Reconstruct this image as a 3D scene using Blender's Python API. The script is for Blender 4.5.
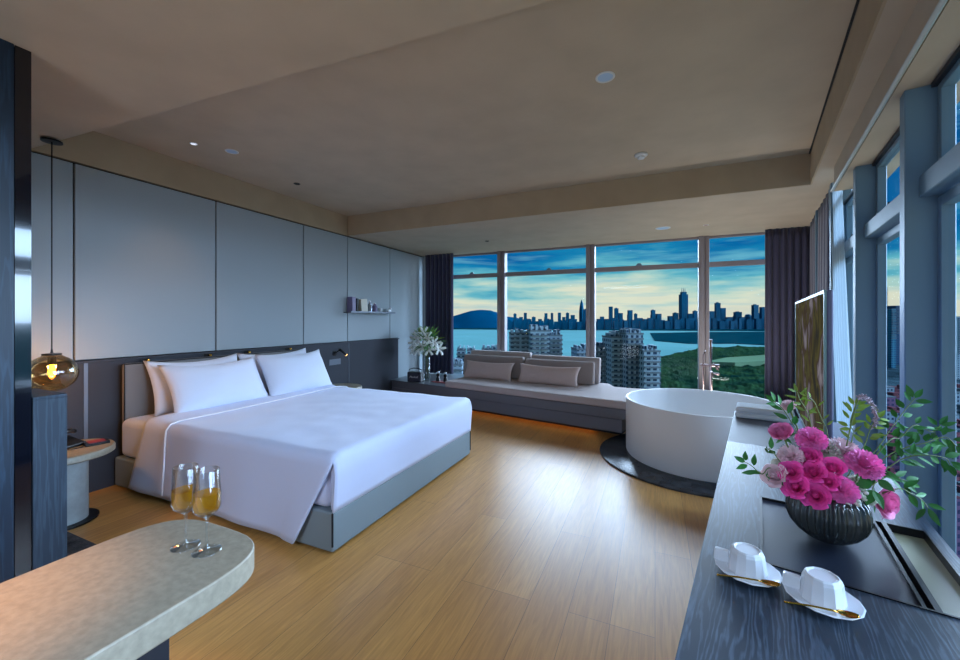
import bpy, bmesh, math, random
from mathutils import Vector, Matrix, Euler, noise
PI = math.pi
random.seed(7)
scn = bpy.context.scene
for o in list(bpy.data.objects):
    bpy.data.objects.remove(o)
COL = scn.collection
rad = math.radians

# ------------------------------------------------------------------ camera
YAW = rad(23.9)
cam_d = bpy.data.cameras.new('camera')
cam = bpy.data.objects.new('camera', cam_d)
COL.objects.link(cam)
cam.location = (0, 0, 1.4)
cam.rotation_euler = (PI / 2, 0, YAW)
cam_d.sensor_width = 36
cam_d.lens = 395 / 960 * 36
cam_d.shift_y = -10.5 / 960
cam_d.clip_start = 0.05
cam_d.clip_end = 30000
scn.camera = cam
scn.view_settings.view_transform = 'Standard'
scn.view_settings.look = 'None'
scn.view_settings.gamma = 1
scn.view_settings.use_curve_mapping = False
scn.view_settings.exposure = 0.18


def lin(c):
    return tuple(((x / 255) / 12.92 if x <= 10 else ((x / 255 + .055) / 1.055) ** 2.4) for x in c)


# ------------------------------------------------------------------ world sky
W = bpy.data.worlds.new('sky')
scn.world = W
W.use_nodes = True
nt = W.node_tree
nt.nodes.clear()
N = nt.nodes.new
L = nt.links.new
out = N('ShaderNodeOutputWorld')
bg = N('ShaderNodeBackground')
tc = N('ShaderNodeTexCoord')
sep = N('ShaderNodeSeparateXYZ')
L(tc.outputs['Generated'], sep.inputs[0])
asin = N('ShaderNodeMath'); asin.operation = 'ARCSINE'
L(sep.outputs['Z'], asin.inputs[0])
# cloud layer: coordinates flattened on a cloud deck so streaks get thin near the horizon
mp = N('ShaderNodeMapping'); mp.inputs['Scale'].default_value = (1.6, 1.6, 11)
mp.inputs['Location'].default_value = (3.1, 0.7, 0.2)
L(tc.outputs['Generated'], mp.inputs[0])
nz = N('ShaderNodeTexNoise'); nz.inputs['Scale'].default_value = 2.2; nz.inputs['Detail'].default_value = 7
nz.inputs['Roughness'].default_value = .55
L(mp.outputs[0], nz.inputs[0])
# elevation jittered by clouds
jm = N('ShaderNodeMath'); jm.operation = 'MULTIPLY_ADD'
L(nz.outputs[0], jm.inputs[0]); jm.inputs[1].default_value = -.26; jm.inputs[2].default_value = .13
ja = N('ShaderNodeMath'); ja.operation = 'MULTIPLY'
ad = N('ShaderNodeMath'); ad.operation = 'ADD'
L(asin.outputs[0], ad.inputs[0]); L(jm.outputs[0], ad.inputs[1])
ramp = N('ShaderNodeValToRGB')
L(ad.outputs[0], ramp.inputs[0])
cr = ramp.color_ramp
stops = [(0.0, (216, 214, 192)), (0.045, (222, 222, 196)), (0.075, (170, 206, 196)), (0.105, (96, 176, 190)),
         (0.14, (24, 128, 172)), (0.18, (4, 98, 158)), (0.3, (6, 84, 142)), (1.0, (40, 100, 150))]
cr.elements[0].position = 0; cr.elements[0].color = (*lin(stops[0][1]), 1)
cr.elements[1].position = 1; cr.elements[1].color = (*lin(stops[-1][1]), 1)
for p, c in stops[1:-1]:
    e = cr.elements.new(p); e.color = (*lin(c), 1)
# wispy pale streaks
mp2 = N('ShaderNodeMapping'); mp2.inputs['Scale'].default_value = (2.5, 2.5, 26)
L(tc.outputs['Generated'], mp2.inputs[0])
nz2 = N('ShaderNodeTexNoise'); nz2.inputs['Scale'].default_value = 3.1; nz2.inputs['Detail'].default_value = 8
L(mp2.outputs[0], nz2.inputs[0])
r2 = N('ShaderNodeValToRGB'); r2.color_ramp.elements[0].position = .5; r2.color_ramp.elements[1].position = .72
r2.color_ramp.elements[1].color = (.55, .55, .55, 1)
L(nz2.outputs[0], r2.inputs[0])
mx = N('ShaderNodeMixRGB'); mx.blend_type = 'MIX'
L(r2.outputs[0], mx.inputs[0]); L(ramp.outputs[0], mx.inputs[1]); mx.inputs[2].default_value = (*lin((120, 190, 205)), 1)
L(mx.outputs[0], bg.inputs[0]); bg.inputs[1].default_value = 0.95
L(bg.outputs[0], out.inputs[0])

# ------------------------------------------------------------------ daylight (soft glow of the evening sky)


def sun(name, az, el, strength, angle, color):
    d = bpy.data.lights.new(name, 'SUN'); d.energy = strength; d.angle = rad(angle); d.color = color
    o = bpy.data.objects.new(name, d); COL.objects.link(o)
    v = Vector((math.sin(rad(az)) * math.cos(rad(el)), math.cos(rad(az)) * math.cos(rad(el)), math.sin(rad(el))))
    o.rotation_euler = (-v).to_track_quat('-Z', 'Y').to_euler(); o.location = v * 30
    return o


sun('sky_glow_east', 80, 16, 11.5, 50, (.52, .72, 1.0))
sun('sky_glow_north', 6, 14, 9.0, 50, (.60, .77, 1.0))


def area(name, loc, size, power, color, rot=(0, 0, 0), shape='DISK', spread=180):
    d = bpy.data.lights.new(name, 'AREA'); d.energy = power; d.size = size; d.shape = shape; d.color = color
    d.spread = rad(spread)
    o = bpy.data.objects.new(name, d); COL.objects.link(o); o.location = loc; o.rotation_euler = rot
    return o


# fill lights added out of view behind the camera, brightening room and ceiling
area('entrance_fill_down', (-1.0, -2.0, 2.6), 1.6, 85, (.60, .75, 1.0))
area('entrance_fill_up', (-1.2, -1.6, .25), 1.4, 34, (.74, .84, 1.0), (rad(160), 0, 0))

area('soffit_fill', (.92, 5.74, .375), .5, 17, (1.0, .93, .86), (PI, 0, 0))  # added fill, hidden behind the tub, to brighten the far soffit

# ------------------------------------------------------------------ materials


def mat(name, col, rough=.6, metal=0., spec=.5, coat=0., nscale=0, namt=0., bump=0., bscale=200., emis=None, estr=0.,
        stretch=(1, 1, 1), sheen=0., col2=None):
    m = bpy.data.materials.new(name); m.use_nodes = True
    t = m.node_tree; b = t.nodes['Principled BSDF']
    c = lin(col) if max(col) > 1.01 else col
    b.inputs['Base Color'].default_value = (*c, 1)
    b.inputs['Roughness'].default_value = rough
    b.inputs['Metallic'].default_value = metal
    b.inputs['Specular IOR Level'].default_value = spec
    b.inputs['Coat Weight'].default_value = coat
    b.inputs['Sheen Weight'].default_value = sheen
    if emis:
        b.inputs['Emission Color'].default_value = (*lin(emis), 1); b.inputs['Emission Strength'].default_value = estr
    if nscale or bump:
        g = t.nodes.new('ShaderNodeTexCoord'); mpp = t.nodes.new('ShaderNodeMapping')
        mpp.inputs['Scale'].default_value = stretch
        t.links.new(g.outputs['Object'], mpp.inputs[0])
    if nscale:
        n = t.nodes.new('ShaderNodeTexNoise'); n.inputs['Scale'].default_value = nscale; n.inputs['Detail'].default_value = 6
        t.links.new(mpp.outputs[0], n.inputs[0])
        r = t.nodes.new('ShaderNodeValToRGB')
        c2 = lin(col2) if col2 else tuple(x * (1 + namt) for x in c)
        c1 = c if col2 else tuple(x * (1 - namt) for x in c)
        r.color_ramp.elements[0].position = .32; r.color_ramp.elements[1].position = .68
        r.color_ramp.elements[0].color = (*c1, 1); r.color_ramp.elements[1].color = (*c2, 1)
        t.links.new(n.outputs[0], r.inputs[0]); t.links.new(r.outputs[0], b.inputs['Base Color'])
    if bump:
        n2 = t.nodes.new('ShaderNodeTexNoise'); n2.inputs['Scale'].default_value = bscale; n2.inputs['Detail'].default_value = 3
        t.links.new(mpp.outputs[0], n2.inputs[0])
        bp = t.nodes.new('ShaderNodeBump'); bp.inputs['Strength'].default_value = bump; bp.inputs['Distance'].default_value = .01
        t.links.new(n2.outputs[0], bp.inputs['Height']); t.links.new(bp.outputs[0], b.inputs['Normal'])
    return m


def thin_glass(name, tint, refl=.06, rough=.0):
    """window or vessel glass as a thin pane: transparent with a fresnel sheen"""
    m = bpy.data.materials.new(name); m.use_nodes = True
    t = m.node_tree; t.nodes.clear()
    o = t.nodes.new('ShaderNodeOutputMaterial'); mxs = t.nodes.new('ShaderNodeMixShader')
    tr = t.nodes.new('ShaderNodeBsdfTransparent'); gl = t.nodes.new('ShaderNodeBsdfGlossy')
    tr.inputs[0].default_value = (*tint, 1); gl.inputs['Roughness'].default_value = rough
    f = t.nodes.new('ShaderNodeLayerWeight'); f.inputs[0].default_value = .25
    mm = t.nodes.new('ShaderNodeMath'); mm.operation = 'MULTIPLY_ADD'; mm.inputs[1].default_value = refl * 6; mm.inputs[2].default_value = refl
    cl = t.nodes.new('ShaderNodeClamp')
    t.links.new(f.outputs['Fresnel'], mm.inputs[0]); t.links.new(mm.outputs[0], cl.inputs[0])
    t.links.new(cl.outputs[0], mxs.inputs[0]); t.links.new(tr.outputs[0], mxs.inputs[1]); t.links.new(gl.outputs[0], mxs.inputs[2])
    t.links.new(mxs.outputs[0], o.inputs[0])
    return m


def wood_floor():
    m = mat('oak_planks', (168, 128, 78), .33, spec=.5)
    t = m.node_tree; b = t.nodes['Principled BSDF']; n = t.nodes.new; l = t.links.new
    g = n('ShaderNodeTexCoord'); mp = n('ShaderNodeMapping'); mp.inputs['Rotation'].default_value = (0, 0, PI / 2)
    l(g.outputs['Object'], mp.inputs[0])
    br = n('ShaderNodeTexBrick'); br.offset = .37; br.offset_frequency = 3
    br.inputs['Scale'].default_value = 1; br.inputs['Brick Width'].default_value = 1.9; br.inputs['Row Height'].default_value = .19
    br.inputs['Mortar Size'].default_value = .0011; br.inputs['Mortar Smooth'].default_value = .2; br.inputs['Bias'].default_value = 0
    br.inputs['Color1'].default_value = (*lin((214, 160, 90)), 1); br.inputs['Color2'].default_value = (*lin((198, 144, 78)), 1)
    br.inputs['Mortar'].default_value = (*lin((126, 90, 54)), 1)
    l(mp.outputs[0], br.inputs[0])
    mg = n('ShaderNodeMapping'); mg.inputs['Scale'].default_value = (26, 1.6, 1)
    l(g.outputs['Object'], mg.inputs[0])
    nz = n('ShaderNodeTexNoise'); nz.inputs['Scale'].default_value = 2.4; nz.inputs['Detail'].default_value = 7; nz.inputs['Distortion'].default_value = 1.2
    l(mg.outputs[0], nz.inputs[0])
    rr = n('ShaderNodeValToRGB'); rr.color_ramp.elements[0].position = .3; rr.color_ramp.elements[1].position = .72
    rr.color_ramp.elements[0].color = (.80, .76, .72, 1); rr.color_ramp.elements[1].color = (1.08, 1.08, 1.08, 1)
    l(nz.outputs[0], rr.inputs[0])
    mu = n('ShaderNodeMixRGB'); mu.blend_type = 'MULTIPLY'; mu.inputs[0].default_value = 1
    l(br.outputs[0], mu.inputs[1]); l(rr.outputs[0], mu.inputs[2]); l(mu.outputs[0], b.inputs['Base Color'])
    bp = n('ShaderNodeBump'); bp.inputs['Strength'].default_value = .06; bp.inputs['Distance'].default_value = .01
    l(nz.outputs[0], bp.inputs['Height']); l(bp.outputs[0], b.inputs['Normal'])
    return m


def ash_wood(name, c1, c2, axis_scale, rough=.32):
    m = mat(name, c1, rough, spec=.35)
    t = m.node_tree; b = t.nodes['Principled BSDF']; n = t.nodes.new; l = t.links.new
    g = n('ShaderNodeTexCoord'); mp = n('ShaderNodeMapping'); mp.inputs['Scale'].default_value = axis_scale
    l(g.outputs['Object'], mp.inputs[0])
    nz = n('ShaderNodeTexNoise'); nz.inputs['Scale'].default_value = 3; nz.inputs['Detail'].default_value = 9; nz.inputs['Distortion'].default_value = 2.2
    nz.inputs['Roughness'].default_value = .62
    l(mp.outputs[0], nz.inputs[0])
    wv = n('ShaderNodeTexWave'); wv.wave_type = 'BANDS'; wv.bands_direction = 'X'; wv.inputs['Scale'].default_value = 1.6
    wv.inputs['Distortion'].default_value = 22; wv.inputs['Detail'].default_value = 4
    l(mp.outputs[0], wv.inputs[0])
    mu = n('ShaderNodeMath'); mu.operation = 'MULTIPLY'
    l(nz.outputs[0], mu.inputs[0]); l(wv.outputs[0], mu.inputs[1])
    rr = n('ShaderNodeValToRGB'); rr.color_ramp.elements[0].position = .25; rr.color_ramp.elements[1].position = .6
    rr.color_ramp.elements[0].color = (*lin(c1), 1); rr.color_ramp.elements[1].color = (*lin(c2), 1)
    l(mu.outputs[0], rr.inputs[0]); l(rr.outputs[0], b.inputs['Base Color'])
    bp = n('ShaderNodeBump'); bp.inputs['Strength'].default_value = .04; bp.inputs['Distance'].default_value = .01
    l(mu.outputs[0], bp.inputs['Height']); l(bp.outputs[0], b.inputs['Normal'])
    return m


M = {}
M['floor'] = wood_floor()
M['ceiling'] = mat('ceiling_plaster', (186, 170, 148), .9, nscale=3, namt=.06, bump=.05, bscale=60)
M['beam'] = mat('beam_plaster', (176, 156, 128), .9, nscale=4, namt=.05)
M['panel'] = mat('wall_fabric_panel', (158, 167, 171), .8, bump=.08, bscale=500)
M['gap'] = mat('dark_gap', (20, 22, 26), .8)
M['dado'] = mat('dado_fabric', (52, 54, 62), .75, bump=.1, bscale=400)
M['strip'] = mat('dado_strip', (110, 116, 126), .4, metal=.4)
M['frame'] = mat('window_frame_metal', (102, 130, 148), .5, metal=.1)
M['mullion'] = mat('far_mullion_metal', (138, 130, 132), .5, metal=.1)
M['gasket'] = mat('window_gasket', (14, 18, 26), .5)
M['glass'] = thin_glass('window_glass', (.95, .98, 1.0), .004)
M['curtain'] = mat('dark_curtain', (62, 62, 88), .9, bump=.1, bscale=300, sheen=.3)
M['rail'] = mat('curtain_rail_white', (178, 186, 182), .4)
M['white_plastic'] = mat('white_plastic', (220, 222, 222), .35)
M['black'] = mat('black_metal', (16, 17, 20), .35, metal=.3)
M['blackgloss'] = mat('black_gloss_panel', (10, 14, 24), .08, coat=.6)
M['brass'] = mat('brass', (196, 150, 66), .25, metal=1)
M['gold'] = mat('gold', (226, 170, 74), .16, metal=1)
M['chrome'] = mat('chrome', (200, 204, 210), .12, metal=1)
M['rose_metal'] = mat('rose_brushed_metal', (176, 150, 148), .25, metal=.9)
M['bedbase'] = mat('bed_upholstery', (134, 148, 154), .8, bump=.15, bscale=500)
M['headboard'] = mat('headboard_fabric', (122, 118, 116), .85, bump=.15, bscale=500)
M['linen'] = mat('white_linen', (208, 217, 244), .8, bump=.12, bscale=7, sheen=.25)
M['piping'] = mat('linen_piping', (246, 246, 252), .7)
M['pillow'] = mat('pillow_cotton', (224, 230, 246), .8, bump=.12, bscale=9, sheen=.25)
M['seat'] = mat('bench_linen', (188, 174, 170), .9, bump=.25, bscale=350, nscale=220, namt=.08)
M['cushion'] = mat('bench_cushion_linen', (160, 146, 140), .9, bump=.25, bscale=350, nscale=200, namt=.08)
M['bolster'] = mat('bolster_linen', (204, 180, 170), .9, bump=.2, bscale=250, nscale=160, namt=.1)
M['fascia'] = mat('bench_fascia', (108, 106, 112), .55)
M['shelfstone'] = mat('shelf_grey', (96, 104, 112), .3)
M['tub'] = mat('tub_matte_white', (240, 240, 240), .42, spec=.4)
M['slate'] = mat('dark_marble', (24, 28, 34), .25, nscale=9, col2=(64, 72, 80), namt=0)
M['counter'] = ash_wood('blue_black_ash', (42, 52, 64), (70, 84, 100), (16, 1.6, 4), .4)
M['lacquer'] = mat('grey_lacquer', (84, 92, 108), .5, spec=.35)
M['inset'] = mat('dark_leather_inset', (30, 38, 54), .38, bump=.05, bscale=300)
M['traypad'] = mat('pale_tray_pad', (160, 158, 130), .35)
M['porcelain'] = mat('white_porcelain', (226, 230, 236), .15, coat=.4)
M['partition'] = ash_wood('blue_wood_partition', (24, 40, 56), (36, 58, 78), (14, 14, .8), .4)
M['box'] = ash_wood('blue_grey_divider', (38, 52, 66), (54, 70, 84), (14, 14, .8), .5)
M['travertine'] = mat('travertine', (146, 136, 118), .4, nscale=55, namt=.13, bump=.08, bscale=60)
M['plinth'] = mat('island_plinth', (30, 34, 42), .5)
M['cyl'] = mat('stone_cylinder', (150, 156, 156), .6, nscale=12, namt=.12, bump=.15, bscale=50)
M['clearglass'] = thin_glass('vessel_glass', (.95, .97, .98), .07)
M['amber'] = thin_glass('amber_lamp_glass', (.95, .76, .48), .12)
M['bulb'] = mat('bulb_filament', (255, 180, 80), .5, emis=(255, 150, 40), estr=16)
M['lampglow'] = mat('lit_lamp_face', (255, 200, 140), .5, emis=(255, 196, 120), estr=6)
M['spotglow'] = mat('downlight_face', (250, 250, 250), .3, emis=(220, 230, 255), estr=1.0)
M['bluelens'] = mat('ceiling_speaker_cover', (176, 204, 230), .4)
M['led'] = mat('led_strip', (255, 170, 80), .5, emis=(255, 172, 84), estr=3)
M['rug'] = mat('dark_rug', (20, 22, 28), .95, nscale=7, col2=(92, 90, 92), bump=.6, bscale=90)
M['phone'] = mat('black_telephone', (18, 19, 22), .3)
M['red'] = mat('red_box', (150, 40, 44), .4)
M['paper'] = mat('book_paper', (206, 200, 186), .7)
M['mauve'] = mat('mauve_cover', (122, 112, 144), .5)
M['silver'] = mat('silver_cup', (150, 158, 170), .25, metal=.8)
M['leafdk'] = mat('leaf_dark', (44, 116, 44), .6, nscale=20, namt=.25)
M['leaflt'] = mat('leaf_light', (118, 150, 50), .5, nscale=20, namt=.2)
M['stem'] = mat('green_stem', (96, 116, 52), .5)
M['roseA'] = mat('rose_magenta', (242, 84, 172), .5, nscale=25, namt=.18)
M['roseB'] = mat('carnation_pink', (250, 128, 200), .6, nscale=30, namt=.2)
M['roseC'] = mat('peony_pink', (240, 140, 190), .55, nscale=22, namt=.2)
M['blush'] = mat('blush_blossom', (242, 210, 218), .6, nscale=30, namt=.12)
M['whitefl'] = mat('white_blossom', (224, 226, 210), .6)
M['lily'] = mat('white_lily', (236, 240, 236), .5)
M['vase'] = mat('ribbed_dark_ceramic', (44, 50, 54), .2, coat=.7, nscale=12, col2=(60, 62, 58))


def wine_mat():
    m = bpy.data.materials.new('golden_wine'); m.use_nodes = True
    t = m.node_tree; t.nodes.clear()
    o = t.nodes.new('ShaderNodeOutputMaterial'); a = t.nodes.new('ShaderNodeMixShader'); b = t.nodes.new('ShaderNodeMixShader')
    tr = t.nodes.new('ShaderNodeBsdfTransparent'); df = t.nodes.new('ShaderNodeBsdfTranslucent'); gl = t.nodes.new('ShaderNodeBsdfGlossy')
    tr.inputs[0].default_value = (.95, .70, .16, 1); df.inputs[0].default_value = (1, .62, .06, 1); gl.inputs[0].default_value = (1, .9, .6, 1); gl.inputs[1].default_value = .05
    a.inputs[0].default_value = .45; b.inputs[0].default_value = .04
    t.links.new(tr.outputs[0], a.inputs[1]); t.links.new(df.outputs[0], a.inputs[2])
    t.links.new(a.outputs[0], b.inputs[1]); t.links.new(gl.outputs[0], b.inputs[2]); t.links.new(b.outputs[0], o.inputs[0])
    return m


M['wine'] = wine_mat()
M['screenframe'] = mat('television_bezel', (120, 150, 150), .4, metal=.2)
M['tvback'] = mat('television_back', (96, 100, 130), .4)
M['towel'] = mat('pale_towel', (226, 238, 248), .8, bump=.3, bscale=200)
M['speaker'] = mat('speaker_vinyl', (22, 23, 30), .5)
M['grille'] = mat('speaker_grille', (50, 50, 64), .7, bump=.5, bscale=600)
M['letter'] = mat('white_lettering', (225, 225, 225), .5)
M['redtray'] = mat('red_tray', (176, 70, 74), .4)


def sheer_mat():
    m = bpy.data.materials.new('sheer_curtain'); m.use_nodes = True
    t = m.node_tree; t.nodes.clear()
    o = t.nodes.new('ShaderNodeOutputMaterial'); a = t.nodes.new('ShaderNodeMixShader'); b = t.nodes.new('ShaderNodeMixShader')
    tr = t.nodes.new('ShaderNodeBsdfTransparent'); df = t.nodes.new('ShaderNodeBsdfDiffuse'); tl = t.nodes.new('ShaderNodeBsdfTranslucent')
    df.inputs[0].default_value = (.50, .60, .66, 1); tl.inputs[0].default_value = (.26, .34, .40, 1)
    a.inputs[0].default_value = .5; b.inputs[0].default_value = .88
    t.links.new(df.outputs[0], a.inputs[1]); t.links.new(tl.outputs[0], a.inputs[2])
    t.links.new(tr.outputs[0], b.inputs[1]); t.links.new(a.outputs[0], b.inputs[2]); t.links.new(b.outputs[0], o.inputs[0])
    return m


M['sheer'] = sheer_mat()


def tv_screen_mat():
    """a landscape picture on the screen: bark, foliage and a pale house"""
    m = bpy.data.materials.new('television_picture'); m.use_nodes = True
    t = m.node_tree; b = t.nodes['Principled BSDF']; n = t.nodes.new; l = t.links.new
    g = n('ShaderNodeTexCoord'); mp = n('ShaderNodeMapping'); mp.inputs['Scale'].default_value = (1, 2.6, 2.2)
    l(g.outputs['Object'], mp.inputs[0])
    nz = n('ShaderNodeTexNoise'); nz.inputs['Scale'].default_value = 1.7; nz.inputs['Detail'].default_value = 8; nz.inputs['Distortion'].default_value = .6
    l(mp.outputs[0], nz.inputs[0])
    r = n('ShaderNodeValToRGB'); e = r.color_ramp.elements
    e[0].position = .3; e[0].color = (*lin((40, 44, 50)), 1); e[1].position = .75; e[1].color = (*lin((170, 160, 160)), 1)
    for p, c in ((.42, (66, 62, 44)), (.48, (92, 88, 52)), (.54, (70, 58, 48)), (.62, (130, 124, 134))):
        x = e.new(p); x.color = (*lin(c), 1)
    l(nz.outputs[0], r.inputs[0])
    b.inputs['Base Color'].default_value = (.01, .01, .012, 1); b.inputs['Roughness'].default_value = .5; b.inputs['Specular IOR Level'].default_value = 0
    l(r.outputs[0], b.inputs['Emission Color']); b.inputs['Emission Strength'].default_value = .55
    return m


M['screen'] = tv_screen_mat()

# ------------------------------------------------------------------ geometry helpers


def NB():
    return bmesh.new()


def box(bm, x0, x1, y0, y1, z0, z1, m=None):
    vs = [bm.verts.new(p) for p in ((x0, y0, z0), (x1, y0, z0), (x1, y1, z0), (x0, y1, z0), (x0, y0, z1), (x1, y0, z1), (x1, y1, z1), (x0, y1, z1))]
    for f in ((0, 3, 2, 1), (4, 5, 6, 7), (0, 1, 5, 4), (1, 2, 6, 5), (2, 3, 7, 6), (3, 0, 4, 7)):
        bm.faces.new([vs[i] for i in f])
    if m is not None:
        for v in vs: v.co = m @ v.co
    return bm


def prism(bm, pts, z0, z1):
    a = [bm.verts.new((x, y, z0)) for x, y in pts]; b = [bm.verts.new((x, y, z1)) for x, y in pts]
    n = len(pts)
    bm.faces.new(a[::-1]); bm.faces.new(b)
    for i in range(n):
        bm.faces.new((a[i], a[(i + 1) % n], b[(i + 1) % n], b[i]))
    return bm


def lathe(bm, prof, n=32, cx=0, cy=0, z=0, cap=True, sx=1, sy=1):
    rings = []
    for r, h in prof:
        if r < 1e-6:
            rings.append([bm.verts.new((cx, cy, z + h))])
        else:
            rings.append([bm.verts.new((cx + sx * r * math.cos(2 * PI * i / n), cy + sy * r * math.sin(2 * PI * i / n), z + h)) for i in range(n)])
    for a, b in zip(rings, rings[1:]):
        for i in range(n):
            j = (i + 1) % n
            if len(a) == 1 and len(b) > 1: bm.faces.new((a[0], b[j], b[i]))
            elif len(b) == 1 and len(a) > 1: bm.faces.new((a[i], a[j], b[0]))
            elif len(a) > 1: bm.faces.new((a[i], a[j], b[j], b[i]))
    if cap:
        if len(rings[0]) > 1: bm.faces.new(rings[0][::-1])
        if len(rings[-1]) > 1: bm.faces.new(rings[-1])
    return bm


def tube(bm, pts, r, n=8, r2=None):
    pts = [Vector(p) for p in pts]; rings = []
    k = len(pts)
    for i, p in enumerate(pts):
        d = (pts[min(i + 1, k - 1)] - pts[max(i - 1, 0)])
        d = d.normalized() if d.length > 0 else Vector((0, 0, 1))
        u = d.cross(Vector((0, 0, 1)))
        if u.length < .1: u = d.cross(Vector((1, 0, 0)))
        u.normalize(); v = d.cross(u)
        rr = r + ((r2 if r2 is not None else r) - r) * i / max(1, k - 1)
        rings.append([bm.verts.new(p + u * rr * math.cos(2 * PI * j / n) + v * rr * math.sin(2 * PI * j / n)) for j in range(n)])
    for a, b in zip(rings, rings[1:]):
        for j in range(n):
            bm.faces.new((a[j], a[(j + 1) % n], b[(j + 1) % n], b[j]))
    bm.faces.new(rings[0][::-1]); bm.faces.new(rings[-1])
    return bm


def obj(name, bm, m, parent=None, smooth=False, bevel=0, seg=2, loc=None, rotz=0, solid=0, sub=0, auto=False):
    bmesh.ops.recalc_face_normals(bm, faces=bm.faces)
    me = bpy.data.meshes.new(name); bm.to_mesh(me); bm.free()
    o = bpy.data.objects.new(name, me); COL.objects.link(o)
    me.materials.append(M[m] if isinstance(m, str) else m)
    if smooth:
        for p in me.polygons: p.use_smooth = True
    if auto:
        for p in me.polygons: p.use_smooth = True
        me.set_sharp_from_angle(angle=rad(40))
    if parent: o.parent = parent
    if loc: o.location = loc
    if rotz: o.rotation_euler = (0, 0, rotz)
    if solid:
        q = o.modifiers.new('solid', 'SOLIDIFY'); q.thickness = solid; q.offset = 0
    if bevel:
        q = o.modifiers.new('bevel', 'BEVEL'); q.width = bevel; q.segments = seg; q.limit_method = 'ANGLE'; q.angle_limit = rad(40)
    if sub:
        q = o.modifiers.new('sub', 'SUBSURF'); q.levels = sub; q.render_levels = sub
    return o


def thing(name, label, cat, loc=(0, 0, 0), rotz=0, group=None, rot=None):
    o = bpy.data.objects.new(name, None); COL.objects.link(o)
    o.empty_display_size = .05
    o.location = loc; o.rotation_euler = rot if rot else (0, 0, rotz)
    o['label'] = label; o['category'] = cat
    if group: o['group'] = group
    return o


def tag(o, label, cat, group=None, kind=None):
    o['label'] = label; o['category'] = cat
    if group: o['group'] = group
    if kind: o['kind'] = kind
    return o


def struct(name, bm, m, label=None, parent=None, **k):
    o = obj(name, bm, m, parent, **k)
    if not parent: o['kind'] = 'structure'
    if label: o['label'] = label
    return o


def dup(root, loc, rot=None, label=None, group=None):
    r = root.copy(); COL.objects.link(r); r.location = loc
    if rot is not None: r.rotation_euler = rot
    if label: r['label'] = label
    if group: r['group'] = group
    for ch in list(root.children):
        c = ch.copy(); COL.objects.link(c); c.parent = r
        for g in ch.children:
            d = g.copy(); COL.objects.link(d); d.parent = c
    return r


# view frame of the photograph: points at a given depth for the far city
CR = Vector((math.cos(YAW), math.sin(YAW), 0)); CF = Vector((-math.sin(YAW), math.cos(YAW), 0))


def at(px, py, d):
    return Vector((0, 0, 1.4)) + CF * d + CR * ((px - 480) / 395 * d) + Vector((0, 0, (319.5 - py) / 395 * d))


# right-hand wall frame: x = distance towards the window wall, y = along it
RW = -rad(11.1)
gS = Vector((math.sin(rad(11.1)), math.cos(rad(11.1)), 0)); gO = Vector((math.cos(rad(11.1)), -math.sin(rad(11.1)), 0))


def rp(o, s, z=0):
    return gO * o + gS * s + Vector((0, 0, z))


def r2d(o, s):
    v = rp(o, s); return (v.x, v.y)


# ================================================================== STRUCTURE
XL, YB = -4.2, 6.8


def s_at_y(o, y):  # along-wall station where the line at offset o reaches world y
    return (y + o * math.sin(rad(11.1))) / math.cos(rad(11.1))


G = -100.0
fl = NB(); prism(fl, [(-4.3, -3.1), r2d(.80, -3.4), r2d(.80, s_at_y(.8, 6.92)), (-4.3, 6.92)], -.25, 0)
struct('floor', fl, 'floor', 'oak plank floor of the bedroom')
c = NB()
prism(c, [(-4.3, -3.1), r2d(.52, -3.4), r2d(.52, 1.73), (-4.3, 1.305)], 2.65, 2.96)
prism(c, [(-4.3, 4.6), r2d(.52, s_at_y(.52, 4.6)), r2d(.52, s_at_y(.52, 6.92)), (-4.3, 6.92)], 2.65, 2.96)
prism(c, [r2d(.42, 1.704), r2d(.52, 1.73), r2d(.52, s_at_y(.52, 4.6)), r2d(.42, s_at_y(.42, 4.6))], 2.65, 2.96)
prism(c, [r2d(.52, -3.4), r2d(.80, -3.4), r2d(.80, 4.32), r2d(.52, 4.32)], 2.45, 2.96)
prism(c, [r2d(.52, 4.32), r2d(.80, 4.32), r2d(.80, s_at_y(.8, 6.92)), r2d(.52, s_at_y(.52, 6.92))], 2.65, 2.96)
prism(c, [(-4.3, -3.1), r2d(.80, -3.4), r2d(.80, s_at_y(.8, 6.92)), (-4.3, 6.92)], 2.943, 3.1)
ceil = struct('ceiling', c, 'ceiling', 'taupe plaster ceiling with a recessed field')
b = NB(); prism(b, [(-4.19, 4.588), r2d(.419, s_at_y(.42, 4.588)), r2d(.419, s_at_y(.42, 4.6)), (-4.19, 4.6)], 2.652, 2.942)
prism(b, [r2d(.408, 1.65), r2d(.42, 1.65), r2d(.42, s_at_y(.42, 4.6)), r2d(.408, s_at_y(.408, 4.6))], 2.652, 2.93)
struct('trim_1', b, 'beam', 'tan plaster fascia of the ceiling recess')
b = NB(); prism(b, [r2d(.396, 1.69), r2d(.407, 1.69), r2d(.407, s_at_y(.42, 4.58)), r2d(.396, s_at_y(.40, 4.58))], 2.935, 2.9425)
struct('trim_2', b, 'gap', 'black shadow gap along the ceiling recess')
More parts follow.
